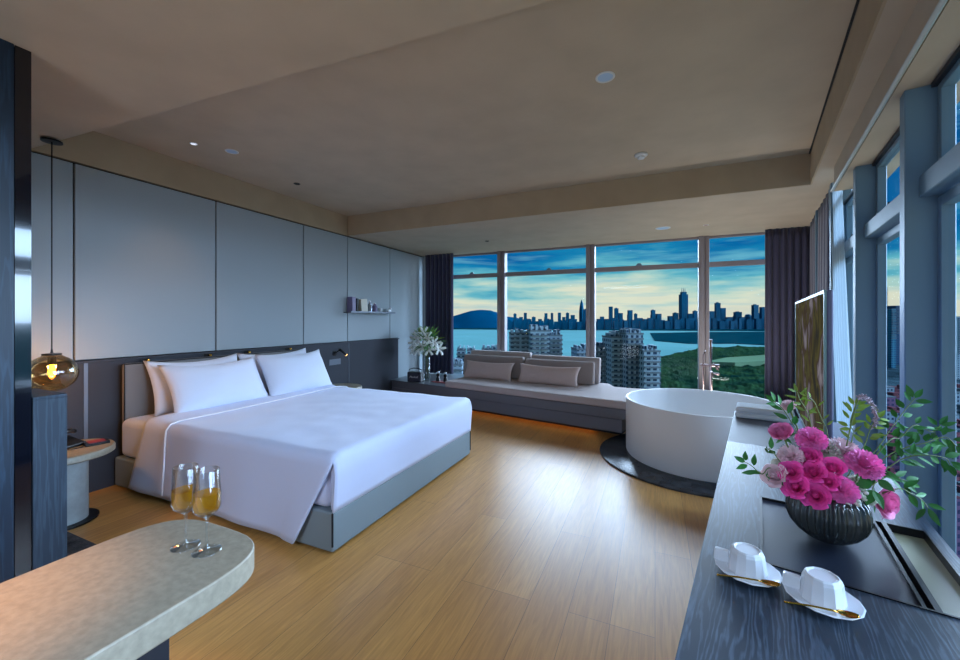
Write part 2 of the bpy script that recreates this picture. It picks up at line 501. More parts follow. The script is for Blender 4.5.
# left wall: dark backing, pale fabric panels, plaster band above, dado below
w = NB(); box(w, -4.35, -4.235, -3.1, 6.92, 0, 3.0)
wall_left = struct('wall_left', w, 'gap', 'headboard wall with upholstered panels')
js = [-3.0, -1.6, -.25, 1.555, 2.66, 3.786, 4.595, 5.627, 6.79]
p = NB()
for a, d in zip(js, js[1:]):
    box(p, -4.235, -4.2, a + .006, d - .006, 1.075 if d < 6 else 1.075, 2.635)
box(p, -4.235, -4.2, 5.853, 6.79, .0, 1.09)
obj('wall_panel', p, 'panel', wall_left, bevel=.004, seg=1)
p = NB(); box(p, -4.235, -4.2, -3.0, 6.79, 2.65, 2.95); obj('cornice', p, 'beam', wall_left)
p = NB()
dj = [-3.0, .4, 1.615, 4.59, 5.845]
for a, d in zip(dj, dj[1:]): box(p, -4.235, -4.175, a + .006, d - .006, .0, 1.05)
obj('dado', p, 'dado', wall_left, bevel=.004, seg=1)
p = NB(); box(p, -4.235, -4.165, -3.0, 5.85, 1.05, 1.068); obj('dado_rail', p, 'dado', wall_left)
p = NB()
for y in (1.615, 4.59): box(p, -4.235, -4.170, y - .012 if y < 2 else y - .006, y + .012 if y < 2 else y + .006, 0, 1.05)
obj('dado_strip', p, 'strip', wall_left)
# walls behind the camera
w = NB(); box(w, -4.35, 1.2, -3.2, -3.0, 0, 3.0); struct('wall_back', w, 'panel')
# window wall at the far end
w = NB(); box(w, -4.3, 2.2, 6.76, 6.92, 0, .16); struct('wall_far', w, 'shelfstone', 'low sill wall under the far windows')
w = NB(); box(w, -4.235, -4.1, 6.7, 6.92, 0, 2.65); struct('trim_3', w, 'panel', 'pale end jamb beside the far window')
xs = [-4.1, -2.57, -.98, .675, 2.05]
for i, (a, d) in enumerate(zip(xs, xs[1:])):
    wn = bpy.data.objects.new('window_%d' % (i + 1), None); COL.objects.link(wn); wn['kind'] = 'structure'
    wn['label'] = ['leftmost', 'second from left', 'third from left', 'rightmost'][i] + ' bay of the far window wall'
    f = NB()
    if i < 3:
        box(f, d - .075, d - .018, 6.74, 6.90, .16, 2.65); box(f, d + .018, d + .065, 6.76, 6.90, .16, 2.65)
        box(f, d - .018, d + .018, 6.78, 6.88, .16, 2.65)
    box(f, a + .06, d - .07, 6.80, 6.87, 2.19, 2.262); box(f, a + .06, d - .07, 6.80, 6.87, .16, .22); box(f, a + .06, d - .07, 6.80, 6.87, 2.62, 2.65)
    obj('window_frame', f, 'mullion', wn, bevel=.003, seg=1)
    f = NB(); box(f, a + .06, d - .07, 6.832, 6.836, .22, 2.19); obj('pane', f, 'glass', wn)
    f = NB(); box(f, a + .06, d - .07, 6.832, 6.836, 2.262, 2.62); obj('pane', f, 'glass', wn)
    if i < 3:
        m_ = a + (d - a) * (.55 if i == 1 else .45 if i else .6); f = NB()
        prism(f, [(m_ - .05, 0), (m_ + .05, 0), (m_ + .02, .035), (m_ - .02, .035)], 0, .02)
        for v in f.verts: v.co = Vector((v.co.x, 6.79 + v.co.z, 2.262 + v.co.y))
        obj('window_latch', f, 'frame', wn)
# right window wall
w = NB(); box(w, .60, .70, -3.4, s_at_y(.7, 6.8), 0, .34)
struct('wall_right', w, 'frame', 'low sill wall under the side windows', rotz=RW)
cols = [-2.9, -1.8, -.7, .4, 1.5, 2.6, 3.7, 4.8, 5.9]
for i, s in enumerate(cols):
    f = NB(); box(f, .556, .70, s, s + .08, .0, 2.452 if s < 4.3 else 2.65)
    o = struct('trim_%d' % (i + 4), f, 'frame', 'blue grey window column between side windows', rotz=RW, bevel=.004, seg=1)
    f = NB(); box(f, .672, .698, s - .012, s + .092, .34, 2.45); obj('gasket', f, 'gasket', o)
    nxt = (cols + [6.9])[i + 1]
    wn = bpy.data.objects.new('window_%d' % (i + 5), None); COL.objects.link(wn); wn['kind'] = 'structure'
    wn.rotation_euler = (0, 0, RW)
    wn['label'] = 'tall side window bay with a high transom'
    a, d = s + .09, nxt - .01
    f = NB()
    for (z0, z1) in ((.34, 1.94), (2.05, 2.45)):
        box(f, .655, .70, a, a + .04, z0, z1); box(f, .655, .70, d - .04, d, z0, z1)
        box(f, .655, .70, a + .04, d - .04, z0, z0 + .045); box(f, .655, .70, a + .04, d - .04, z1 - .045, z1)
    obj('window_frame', f, 'frame', wn, bevel=.003, seg=1)
    f = NB(); box(f, .60, .70, a - .01, d + .01, 1.95, 2.045); obj('transom', f, 'frame', wn, bevel=.003, seg=1)
    f = NB(); box(f, .636, .70, a, d, 2.43, 2.452 if a < 4.2 else 2.65); obj('gasket', f, 'gasket', wn)
    f = NB(); box(f, .676, .68, a + .04, d - .04, .385, 1.895); obj('pane', f, 'glass', wn)
    f = NB(); box(f, .676, .68, a + .04, d - .04, 2.095, 2.405); obj('pane', f, 'glass', wn)
    f = NB(); y0 = (a + d) / 2 + .1
    box(f, .63, .65, y0, y0 + .05, 2.045, 2.06); box(f, .64, .655, y0 + .03, y0 + .05, 2.06, 2.10); obj('window_latch', f, 'gasket', wn)
# partition wall on the left, near the camera
w = NB(); box(w, -2.86, -2.66, -3.0, .782, 0, 2.65)
struct('wall_partition', w, 'partition', 'blue stained wood partition at the left edge')
w = NB(); box(w, -2.86, -2.664, .786, .838, 0, 2.65)
struct('trim_20', w, 'blackgloss', 'glossy black end strip of the partition')
# curtain rail in the ceiling pocket
r = NB(); pts = [rp(.505, s, 2.452) for s in (-2.5, 0, 1, 2, 3, 3.8, 4.3)]
tube(r, pts, .011, 8)
t_ = obj('curtain_rail', r, 'rail', smooth=True); tag(t_, 'white curtain rail running along the ceiling above the side windows', 'curtain rail')


# ---- curtains
def curtain(name, mtop, mbot, z0, z1, amp, folds, m, label, solid=.004, seed=0, nz_=18):
    """mtop/mbot: functions 0..1 -> Vector2 (world xy) with outward normal handled by finite difference"""
    bm = NB(); nu = folds * 8; rnd = random.Random(seed)
    ph = [rnd.uniform(-.6, .6) for _ in range(folds + 2)]; grid = []
    for k in range(nz_ + 1):
        t = k / nz_; row = []
        for i in range(nu + 1):
            u = i / nu; ang = u * folds * 2 * PI + ph[int(u * folds)] * .4
            a, b = Vector(mtop(u)), Vector(mbot(u)); q = a.lerp(b, t ** 1.2)
            du = Vector(mtop(min(1, u + .02))) - Vector(mtop(max(0, u - .02))); du.normalize(); nrm = Vector((-du.y, du.x))
            q = q + nrm * amp * (.55 + .45 * t) * math.sin(ang) + du * amp * .35 * math.sin(2 * ang + 1)
            row.append(bm.verts.new((q.x, q.y, z1 + (z0 - z1) * t)))
        grid.append(row)
    for a, b in zip(grid, grid[1:]):
        for i in range(nu): bm.faces.new((a[i], a[i + 1], b[i + 1], b[i]))
    o = obj(name, bm, m, smooth=True, solid=solid)
    tag(o, label, 'curtain'); return o


curtain('curtain', lambda u: (-4.08 + .60 * u, 6.58), lambda u: (-4.08 + .60 * u, 6.58), .375, 2.645, .045, 7, 'curtain',
        'dark curtain gathered at the far left corner behind the lilies', seed=1)


def dk(u):
    if u < .5: return (1.39 + (2.02 - 1.39) * u * 2, 6.60)
    s = 6.72 - (6.72 - 5.14) * (u - .5) * 2; return r2d(.585, s)


curtain('curtain', dk, dk, .02, 2.645, .035, 16, 'curtain', 'dark curtain wrapped around the far right corner behind the television', seed=2)
# the part of its heading that reaches up to the far soffit
curtain('sheer_curtain', lambda u: r2d(.575, 5.10 - .74 * u), lambda u: r2d(.57, 4.42 - .56 * u), .36, 2.64, .022, 6, 'sheer',
        'white sheer curtain swept along the side window by the television', solid=0, seed=3, nz_=24)

# ================================================================== CEILING FITTINGS


def downlight(x, y, z, r, face, label, cat='downlight', group=None):
    t = thing('downlight', label, cat, (x, y, z), group=group)
    bm = NB(); lathe(bm, [(r, 0), (r * 1.0, -.004), (r * .82, -.006), (r * .78, -.002), (r * .78, 0)], 28, cap=False); obj('trim_ring', bm, 'white_plastic' if face != 'gap' else 'black', t, smooth=True)
    bm = NB(); lathe(bm, [(0, -.0025), (r * .8, -.0025), (r * .8, -.001), (0, -.001)], 28, cap=False); obj('lens', bm, face, t)
    return t


downlight(-.29, 2.62, 2.943, .06, 'bluelens', 'large pale blue ceiling disc nearest the camera in the recess')
downlight(-3.55, 2.39, 2.943, .055, 'bluelens', 'pale blue ceiling disc above the left side of the bed')
downlight(-3.70, 2.15, 2.943, .03, 'spotglow', 'small lit downlight in the recess nearest the hanging lamp')
downlight(-3.72, 3.26, 2.943, .035, 'gap', 'small dark downlight in the recess above the pillows')
downlight(-2.446, 5.796, 2.65, .035, 'gap', 'small dark downlight in the far soffit left of the first mullion')
downlight(.10, 5.95, 2.65, .095, 'bluelens', 'pale disc in the far soffit above the windows')
downlight(.616, 5.988, 2.65, .035, 'red', 'small reddish downlight in the far soffit above the tub')
t = thing('smoke_detector', 'white round smoke detector on the ceiling in front of the beam', 'smoke detector', (-.12, 3.98, 2.943))
bm = NB(); lathe(bm, [(.055, 0), (.058, -.012), (.05, -.022), (.036, -.026)], 24); obj('base', bm, 'white_plastic', t, smooth=True)
bm = NB(); lathe(bm, [(.034, -.026), (.03, -.042), (.0, -.046)], 24); obj('sensor', bm, 'white_plastic', t, smooth=True)

# ================================================================== BED
bed = thing('bed', 'large double bed with grey upholstered base against the panelled wall', 'bed', (-4.12, 2.74, 0))
# local: x from wall to foot, y -0.96..0.96
bm = NB(); box(bm, -.02, 2.373, -.955, .955, .012, .25); obj('bed_base', bm, 'bedbase', bed, bevel=.015, seg=3)
for sy in (-.954, .954):
    bm = NB(); tube(bm, [(2.372, sy, .05), (2.372, sy, .247)], .006, 6); obj('corner_piping', bm, 'gap', bed)
for sx, sy in ((.2, -.8), (.2, .8), (2.2, -.8), (2.2, .8)):
    bm = NB(); box(bm, sx - .04, sx + .04, sy - .04, sy + .04, 0, .012); obj('leg', bm, 'black', bed)
bm = NB(); box(bm, .03, 2.33, -.945, .93, .25, .570); mt = obj('mattress', bm, 'linen', bed, bevel=.055, seg=5, auto=True)
# headboard
hb = NB(); box(hb, -.005, .045, -.92, .93, .30, 1.028); obj('headboard', hb, 'headboard', bed, bevel=.025, seg=4, auto=True)
hp = NB(); tube(hp, [(.043, -.915, .32), (.043, -.915, 1.022), (.043, .925, 1.022), (.043, .925, .32)], .006, 6); obj('headboard_piping', hp, 'gap', bed)
for y in (2.02, 2.56, 2.98, 3.52):
    k = thing('headboard_hook', 'x', 'hook', (-4.165, y, 1.0))
    k['label'] = {2.02: 'brass hook and dark strap on the headboard rail, leftmost of four', 2.56: 'brass hook and dark strap on the headboard rail, second from left',
                  2.98: 'brass hook and dark strap on the headboard rail, third from left', 3.52: 'brass hook and dark strap on the headboard rail, rightmost of four'}[y]
    k['group'] = 'brass hooks along the headboard rail'
    s_ = NB(); box(s_, .0, .008, -.045, .03, .0, .055); obj('strap', s_, 'black', k, bevel=.003)
    s_ = NB(); lathe(s_, [(0, 0), (.008, 0), (.008, .02), (.014, .024), (.014, .036), (0, .038)], 14, cap=False)
    for v in s_.verts: v.co = Vector((v.co.z + .006, v.co.x + .0, v.co.y + .035))
    obj('knob', s_, 'brass', k, smooth=True)


# duvet
def duvet():
    bm = NB(); x0, x1 = .42, 2.372; ztop = .590; nx, npf = 60, 70
    hw = .955
    # profile across: near hem -> top -> far hem
    P_ = []
    rr = .05
    def prof(t):  # t 0..1 near hem .. far hem ; returns y, z, side flag
        Ls = .485; arc = rr * PI / 2; Lt = 2 * (hw - rr); tot = 2 * Ls + 2 * arc + Lt; d = t * tot
        if d < Ls: return -hw - .03 * (1 - d / Ls), ztop - rr - (Ls - d), -1
        d -= Ls
        if d < arc: a = d / rr; return -hw + rr - rr * math.cos(a), ztop - rr + rr * math.sin(a), 0
        d -= arc
        if d < Lt: return -hw + rr + d, ztop, 0
        d -= Lt
        if d < arc: a = d / rr; return hw - rr + rr * math.sin(a), ztop - rr + rr * math.cos(a), 0
        d -= arc
        return hw + .03 * d / Ls, ztop - rr - d, 1
    g = []
    for i in range(nx + 1):
        u = i / nx; row = []
        for j in range(npf + 1):
            y, z, sd = prof(j / npf)
            x = x0 + (x1 - x0) * u
            depth = max(0, ztop - rr - z)
            if sd:  # hanging side: gentle swing of the hem, drawn back at the foot corner
                x = x0 + (x1 - x0) * u - (.24 * depth / .46) * max(0, (u - .80) / .20) ** 1.0 * 1.0 + .10 * depth / .46 * (1 - u) * -1.3
                y += (-1 if sd < 0 else 1) * (.012 * math.sin(u * 9 + 1) + .006 * math.sin(u * 23)) * depth / .46
                y += (-1 if sd < 0 else 1) * (.04 * max(0, (u - .85) / .15)) * depth / .46
                z += (.006 * math.sin(u * 7 + 2) - .014 * u) * depth / .46
            else:
                z += .008 * noise.noise(Vector((x * 2.2, y * 2.2, 3))) + .006 * noise.noise(Vector((x * 6, y * 5, 1)))
                # plump edge towards the head
                z += .018 * math.exp(-((u - .02) / .06) ** 2)
            # drop at the foot edge
            if u > .985 and not sd: z -= .012
            row.append(bm.verts.new((x, y, z)))
        g.append(row)
    for a, b in zip(g, g[1:]):
        for j in range(npf): bm.faces.new((a[j], a[j + 1], b[j + 1], b[j]))
    # head edge turned in
    for j in range(npf):
        pass
    # foot panel tucked inside the base
    last = [v for v, j in zip(g[-1], range(npf + 1)) if prof(j / npf)[2] == 0]
    prev = last
    steps = 10
    for k in range(1, steps + 1):
        t = k / steps; cur = []
        for v in last:
            bulge = .022 * math.sin(min(1, t * 3) * PI / 2) - .022 * t
            cur.append(bm.verts.new((v.co.x + bulge, v.co.y * (1 - .0 * t), v.co.z + (.252 - v.co.z) * t)))
        for j in range(len(last) - 1): bm.faces.new((prev[j], prev[j + 1], cur[j + 1], cur[j]))
        prev = cur
    # corner gussets from the rounded shoulder down to the base
    return bm


dv = thing('duvet', 'white duvet spread over the bed with its side hanging low', 'duvet', (-4.12, 2.74, 0))
o = obj('cover', duvet(), 'linen', dv, smooth=True, solid=.012)
# foot-side fold of sheet showing below the corner
bm = NB(); box(bm, 2.335, 2.362, -.935, .935, .252, .545); obj('tucked_end', bm, 'linen', dv, bevel=.012, seg=3, auto=True)
# turned-back band with piping
bm = NB(); pts = []
for i in range(60):
    t = i / 59; y = -.93 + 1.86 * t
    pts.append((.72 + .02 * math.sin(t * 5), y, .609))
pts = [(.80, -1.03, .10), (.785, -1.01, .3), (.765, -.992, .47), (.745, -.975, .56), (.735, -.94, .598)] + pts[2:-2] + [(.735, .94, .598), (.745, .975, .56), (.765, .992, .47)]
tube(bm, pts, .006, 6); obj('piping', bm, 'piping', dv, smooth=True)


def pillow(w, h, t, nu=28, nv=18, seed=0, flange=0.0, sag=.03):
    bm = NB(); rnd = random.Random(seed); ofs = rnd.uniform(0, 50)
    def pt(i, j, side):
        u = -1 + 2 * i / nu; v = -1 + 2 * j / nv
        pin = 1 - .07 * (1 - v * v) * abs(u) ** 3 ; pinv = 1 - .09 * (1 - u * u) * abs(v) ** 3
        f = max(0, (1 - abs(u) ** 2.6)) ** .55 * max(0, (1 - abs(v) ** 2.4)) ** .55
        x = u * w / 2 * pin; y = v * h / 2 * pinv
        n_ = noise.noise(Vector((u * 2.2 + ofs, v * 2.2, side))) * .10 + noise.noise(Vector((u * 6 + ofs, v * 4, side * 2))) * .05
        z = side * t / 2 * f * (1 + n_)
        return (x, y - sag * (1 - u * u) * (v > 0) * v, z)
    gs = {}
    for side in (1, -1):
        for i in range(nu + 1):
            for j in range(nv + 1):
                edge = i in (0, nu) or j in (0, nv)
                if side == -1 and edge: gs[(side, i, j)] = gs[(1, i, j)]
                else: gs[(side, i, j)] = bm.verts.new(pt(i, j, side))
        for i in range(nu):
            for j in range(nv):
                q = [gs[(side, i, j)], gs[(side, i + 1, j)], gs[(side, i + 1, j + 1)], gs[(side, i, j + 1)]]
                bm.faces.new(q if side == 1 else q[::-1])
    return bm


def place_pillow(name, y, x, zc, w, h, t, lean, m, label, seed, roll=0, group=None, yaw=0):
    o = obj(name, pillow(w, h, t, seed=seed), m, smooth=True)
    # local: x width -> world y ; local y height -> up ; local z thickness -> +x
    base = Matrix(((0, 0, 1), (1, 0, 0), (0, 1, 0))).to_4x4()
    mtx = Matrix.Translation((x, y, zc)) @ Matrix.Rotation(yaw, 4, 'Z') @ Matrix.Rotation(-lean, 4, 'Y') @ base @ Matrix.Rotation(roll, 4, 'Z')
    o.matrix_world = mtx
    tag(o, label, 'pillow', group); return o


place_pillow('pillow', 2.36, -3.96, .81, .84, .50, .17, rad(20), 'pillow', 'white pillow at the back left, its edge showing beside the headboard', 4)
place_pillow('pillow', 3.22, -3.95, .81, .90, .50, .17, rad(20), 'pillow', 'white pillow at the back right, mostly hidden by the front pillow', 5)
place_pillow('pillow', 2.42, -3.77, .795, .90, .50, .19, rad(30), 'pillow', 'white front pillow on the left, nearest the hanging lamp', 6)
place_pillow('pillow', 3.28, -3.74, .80, .88, .52, .20, rad(28), 'pillow', 'white front pillow on the right, nearest the reading lamp', 7)

# ================================================================== NIGHTSTANDS, PENDANT, WALL FITTINGS


def nightstand(x, y, label):
    t = thing('bedside_table', label, 'bedside table', (x, y, 0))
    bm = NB(); lathe(bm, [(0, 0), (.185, 0), (.185, .012), (0, .012)], 40, cap=False); obj('base_disc', bm, 'black', t)
    bm = NB(); lathe(bm, [(0, .012), (.13, .012), (.13, .452), (0, .452)], 40, cap=False); obj('pedestal', bm, 'cyl', t, auto=True)
    bm = NB(); lathe(bm, [(0, .452), (.262, .452), (.27, .458), (.27, .49), (.262, .5), (0, .5)], 48, cap=False); obj('tabletop', bm, 'travertine', t, auto=True)
    return t


nightstand(-3.74, 1.325, 'round stone bedside table under the hanging amber lamp')
nightstand(-3.86, 4.10, 'round bedside table peeking out behind the far side of the bed')
# telephone and red box on the near one
t = thing('telephone', 'black desk telephone on the bedside table half hidden by the divider', 'telephone', (-3.80, 1.36, .5), rad(20))
bm = NB(); prism(bm, [(-.06, 0), (.07, 0), (.07, .02), (-.06, .06)], -.08, .08)
for v in bm.verts: v.co = Vector((v.co.x, v.co.z, v.co.y))
obj('body', bm, 'phone', t, bevel=.005)
bm = NB(); tube(bm, [(-.05, -.1, .085), (-.03, -.06, .10), (-.02, 0, .10), (-.03, .06, .10), (-.05, .1, .085)], .016, 10); obj('handset', bm, 'phone', t, smooth=True)
bm = NB(); tube(bm, [(.06, -.08, .01), (.12, -.06, .006), (.13, .0, .006), (.09, .05, .006), (.06, .03, .01)], .004, 6); obj('cord', bm, 'phone', t, smooth=True)
t = thing('card_box', 'small black box with a red top lying on the bedside table', 'box', (-3.70, 1.49, .5), rad(-12))
bm = NB(); box(bm, -.05, .05, -.065, .065, 0, .018); obj('body', bm, 'black', t, bevel=.002)
bm = NB(); box(bm, -.042, .042, -.045, .045, .018, .021); obj('lid', bm, 'red', t)
bm = NB(); box(bm, -4.175, -4.168, 1.28, 1.46, .56, .65); o = obj('socket_plate', bm, 'strip', bevel=.002); tag(o, 'grey socket plate on the wall above the left bedside table', 'socket')
bm = NB(); box(bm, -4.175, -4.167, 4.20, 4.42, .755, .835); o = obj('switch_plate', bm, 'strip', bevel=.002); tag(o, 'grey switch plate on the wall under the reading lamp', 'switch')

pd = thing('pendant_lamp', 'amber glass globe pendant lamp hanging on a black cord at left', 'lamp', (-3.82, 1.30, 1.028))
bm = NB(); tube(bm, [(0, 0, .15), (0, 0, 1.0), (0, 0, 1.606)], .004, 6); obj('cord', bm, 'black', pd)
bm = NB(); lathe(bm, [(0, 1.60), (.055, 1.60), (.055, 1.61), (0, 1.61)], 20, cap=False); obj('ceiling_rose', bm, 'black', pd)
bm = NB(); lathe(bm, [(.022, .06), (.022, .115), (.05, .125), (.05, .137), (.008, .14), (.004, .17)], 20); obj('socket', bm, 'black', pd, auto=True)
bm = NB(); pr = [(.045, .125)]
for i in range(1, 24):
    a = PI * (.12 + .88 * i / 23); pr.append((.135 * math.sin(a) ** .9, .125 * math.cos(a)))
pr[-1] = (0, -.125)
lathe(bm, pr, 40, cap=False); obj('globe', bm, 'amber', pd, smooth=True)
bm = NB(); lathe(bm, [(0, -.03), (.012, -.024), (.02, 0), (.016, .04), (.012, .06), (0, .06)], 16, cap=False); obj('bulb', bm, 'bulb', pd, smooth=True)
pl = bpy.data.lights.new('pendant_light', 'POINT'); pl.energy = 6.5; pl.color = (1, .58, .22); pl.shadow_soft_size = .03
po = bpy.data.objects.new('pendant_light', pl); COL.objects.link(po); po.parent = pd; po.location = (0, 0, -.06)

rl = thing('reading_lamp', 'small black swivel reading lamp on the dark wall right of the pillows', 'lamp', (-4.175, 4.30, .915))
bm = NB(); lathe(bm, [(0, 0), (.035, 0), (.035, .012), (0, .012)], 20, cap=False)
for v in bm.verts: v.co = Vector((v.co.z, v.co.x, v.co.y))
obj('wall_plate', bm, 'black', rl)
bm = NB(); tube(bm, [(.01, 0, 0), (.05, .01, .03), (.08, .03, .05)], .008, 8); obj('arm', bm, 'black', rl, smooth=True)
bm = NB(); tube(bm, [(.075, .02, .062), (.10, .07, .02), (.118, .11, -.02)], .019, 12); obj('lamp_head', bm, 'black', rl, smooth=True)
bm = NB(); tube(bm, [(.118, .11, -.0205), (.120, .114, -.0245)], .017, 12); obj('lamp_face', bm, 'lampglow', rl)

# warm headboard glow from the small spot behind the left pillow
sp = bpy.data.lights.new('bed_spot', 'SPOT'); sp.energy = 16; sp.color = (1, .55, .25); sp.spot_size = rad(70); sp.spot_blend = .8; sp.shadow_soft_size = .04
so = bpy.data.objects.new('bed_spot', sp); COL.objects.link(so); so.location = (-3.7, 2.15, 2.93)
so.rotation_euler = (Vector((-3.9, 2.2, .9)) - Vector((-3.7, 2.15, 2.93))).to_track_quat('-Z', 'Y').to_euler()

# wall shelf with small objects
sh = thing('wall_shelf', 'thin dark metal shelf on the pale wall right of the bed', 'shelf', (-4.2, 5.05, 1.50))
bm = NB(); box(bm, 0, .14, -.54, .54, 0, .012); obj('board', bm, 'strip', sh)
bm = NB(); box(bm, .135, .14, -.54, .54, .012, .025); obj('lip', bm, 'strip', sh)
ZS = 1.512


def shelf_book(y, w, h, d, lean, m, label, name='book'):
    t = thing(name, label, name.replace('_', ' '), (-4.13, y, ZS), rot=(lean, 0, 0))
    bm = NB(); box(bm, -.05, .05, -w / 2, w / 2, 0, h); obj('cover', bm, m, t, bevel=.002)
    bm = NB(); box(bm, -.048, .0505, -w / 2 + .004, w / 2 - .004, h, h + .001); obj('page_block', bm, 'paper', t)
    return t


shelf_book(4.60, .075, .225, .1, 0, 'mauve', 'mauve book standing at the left end of the wall shelf')
shelf_book(4.67, .035, .205, .1, rad(-3), 'black', 'thin dark book beside the mauve one on the wall shelf')
shelf_book(4.84, .14, .20, .1, rad(6), 'paper', 'cream book leaning in the middle of the wall shelf')
for y, r, h, m, lb in ((5.0, .036, .185, 'silver', 'tall silver bottle on the wall shelf next to the cream book'), (5.12, .042, .155, 'mauve', 'short mauve bottle on the wall shelf')):
    t = thing('bottle', lb, 'bottle', (-4.12, y, ZS))
    bm = NB(); lathe(bm, [(0, 0), (r, 0), (r, h * .65), (r * .4, h * .8), (r * .4, h * .9), (0, h * .9)], 18, cap=False); obj('body', bm, m, t, auto=True)
    bm = NB(); lathe(bm, [(0, h * .9), (r * .5, h * .9), (r * .5, h), (0, h)], 14, cap=False); obj('cap', bm, 'white_plastic', t)
t = thing('cup', 'small white cup on the wall shelf right of the bottles', 'cup', (-4.12, 5.26, ZS))
bm = NB(); lathe(bm, [(0, 0), (.025, 0), (.034, .07), (.031, .07), (.022, .006), (0, .006)], 20, cap=False); obj('body', bm, 'porcelain', t, smooth=True)
bm = NB(); tube(bm, [(0, .03, .055), (0, .055, .05), (0, .05, .025), (0, .027, .02)], .004, 6); obj('handle', bm, 'porcelain', t, smooth=True)
t = thing('figurine', 'small pale ceramic bird at the right end of the wall shelf', 'figurine', (-4.12, 5.5, ZS))
bm = NB(); lathe(bm, [(0, 0), (.03, .005), (.045, .03), (.03, .055), (0, .062)], 16, cap=False, sx=.7, sy=1.3); obj('body', bm, 'porcelain', t, smooth=True)
bm = NB(); lathe(bm, [(0, .05), (.02, .058), (.022, .075), (.01, .09), (0, .092)], 14, cy=.035, cap=False); tube(bm, [(0, .05, .074), (0, .072, .07)], .005, 6, .001); obj('head', bm, 'porcelain', t, smooth=True)

# ================================================================== WINDOW BENCH
BR = -rad(11.1)
bo = Vector((-2.97, 5.36, 0))
bench = thing('window_bench', 'long low grey window bench running under the far windows', 'bench', bo, BR)
# local x along front edge to the right, local y towards the window

def bl(x, y):  # world point in the bench's own frame
    v = Vector((x, y, 0)) - bo; return (v.x * math.cos(BR) + v.y * math.sin(BR), -v.x * math.sin(BR) + v.y * math.cos(BR))


def round_tub(r_):
    return [(.425 + r_ * math.cos(rad(q)), 4.56 + r_ * math.sin(rad(q))) for q in range(158, 108, -6)]


bm = NB()
prism(bm, [bl(-4.16, 5.62), bl(-2.97, 5.36)] + [bl(*q) for q in round_tub(.75)] + [bl(.22, 5.9), bl(1.25, 5.9), bl(1.25, 6.3), bl(-.4, 6.3), bl(-3.4, 6.5), bl(-3.45, 6.74), bl(-4.16, 6.74)], .235, .352)
obj('bench_top', bm, 'fascia', bench, bevel=.003, seg=1)
bm = NB(); prism(bm, [(-1.22, .03), (2.66, .03), (2.66, .4), (-1.10, .4)], .075, .228); obj('drawer_front', bm, 'fascia', bench, bevel=.003, seg=1)
bm = NB(); prism(bm, [(-1.1, .22), (2.6, .22), (2.6, .55), (-1.0, .55)], 0, .075); obj('toe_kick', bm, 'gap', bench)
bm = NB(); box(bm, -.6, 2.3, .17, .18, .058, .066); obj('led_strip', bm, 'led', bench)
# grey shelf end by the wall
bm = NB(); prism(bm, [(-4.19, 5.60), (-2.975, 5.362), (-2.975, 6.75), (-4.19, 6.75)], .352, .362)
o = obj('ledge', bm, 'shelfstone'); tag(o, 'grey ledge at the left end of the window bench holding the lilies', 'ledge')
# long seat mattress
seat = thing('bench_seat_pad', 'long taupe linen seat pad on the window bench', 'seat pad', bo, BR)
bm = NB(); prism(bm, [(.0, .0)] + [bl(*q) for q in round_tub(.74)] + [bl(.2, 5.86), bl(-.52, 5.88), bl(-.62, 6.14), bl(-2.85, 6.42)], .354, .45)
obj('pad', bm, 'seat', seat, bevel=.018, seg=3, auto=True)


# back cushions leaning on the window
def back_cushion(x0, x1, y, zt, lean, m, label, th=.12, z0=.452, name='back_cushion'):
    t = thing(name, label, 'cushion', (0, 0, 0))
    t.location = (x0, y, z0); t.rotation_euler = (0, 0, -rad(5.5))
    w_ = x1 - x0; h_ = zt - z0
    bm = NB(); box(bm, 0, w_, -th / 2, th / 2, 0, h_)
    for v in bm.verts: v.co.y += v.co.z * math.tan(lean)
    obj('body', bm, m, t, bevel=.03, seg=4, auto=True)
    bm = NB(); k = [(.0, -th / 2 + .012), (w_, -th / 2 + .012)]
    tl = math.tan(lean)
    f_ = -th / 2 + .006
    tube(bm, [(.012, f_ + .02 * tl, .02), (.012, f_ + (h_ - .02) * tl, h_ - .014), (w_ - .012, f_ + (h_ - .02) * tl, h_ - .014), (w_ - .012, f_ + .02 * tl, .02)], .005, 6); obj('piping', bm, 'cushion', t, smooth=True)
    return t


back_cushion(-3.00, -1.90, 6.10, .80, rad(8), 'cushion', 'brown linen back cushion at the front left of the window bench')
back_cushion(-1.88, -.80, 5.99, .78, rad(8), 'cushion', 'brown linen back cushion at the front right of the window bench')
back_cushion(-2.96, -1.84, 6.27, .865, rad(8), 'seat', 'taupe linen cushion standing behind at the left against the glass')
back_cushion(-1.82, -.74, 6.155, .83, rad(8), 'seat', 'taupe linen cushion standing behind at the right against the glass')


def bolster(x, y, w, h, lean, label, seed):
    o = obj('lumbar_pillow', pillow(w, h, .15, seed=seed, sag=.01), 'bolster', smooth=True)
    base = Matrix(((1, 0, 0), (0, 0, -1), (0, 1, 0))).to_4x4()
    o.matrix_world = Matrix.Translation((x, y, .452 + h / 2 * math.cos(lean) * .9)) @ Matrix.Rotation(-rad(8), 4, 'Z') @ Matrix.Rotation(-lean, 4, 'X') @ base
    tag(o, label, 'pillow', 'lumbar pillows on the window bench')


bolster(-2.46, 5.87, .90, .31, rad(24), 'pinkish taupe lumbar pillow on the left of the window bench', 11)
bolster(-1.45, 5.745, .96, .31, rad(24), 'taupe lumbar pillow on the right of the window bench', 12)

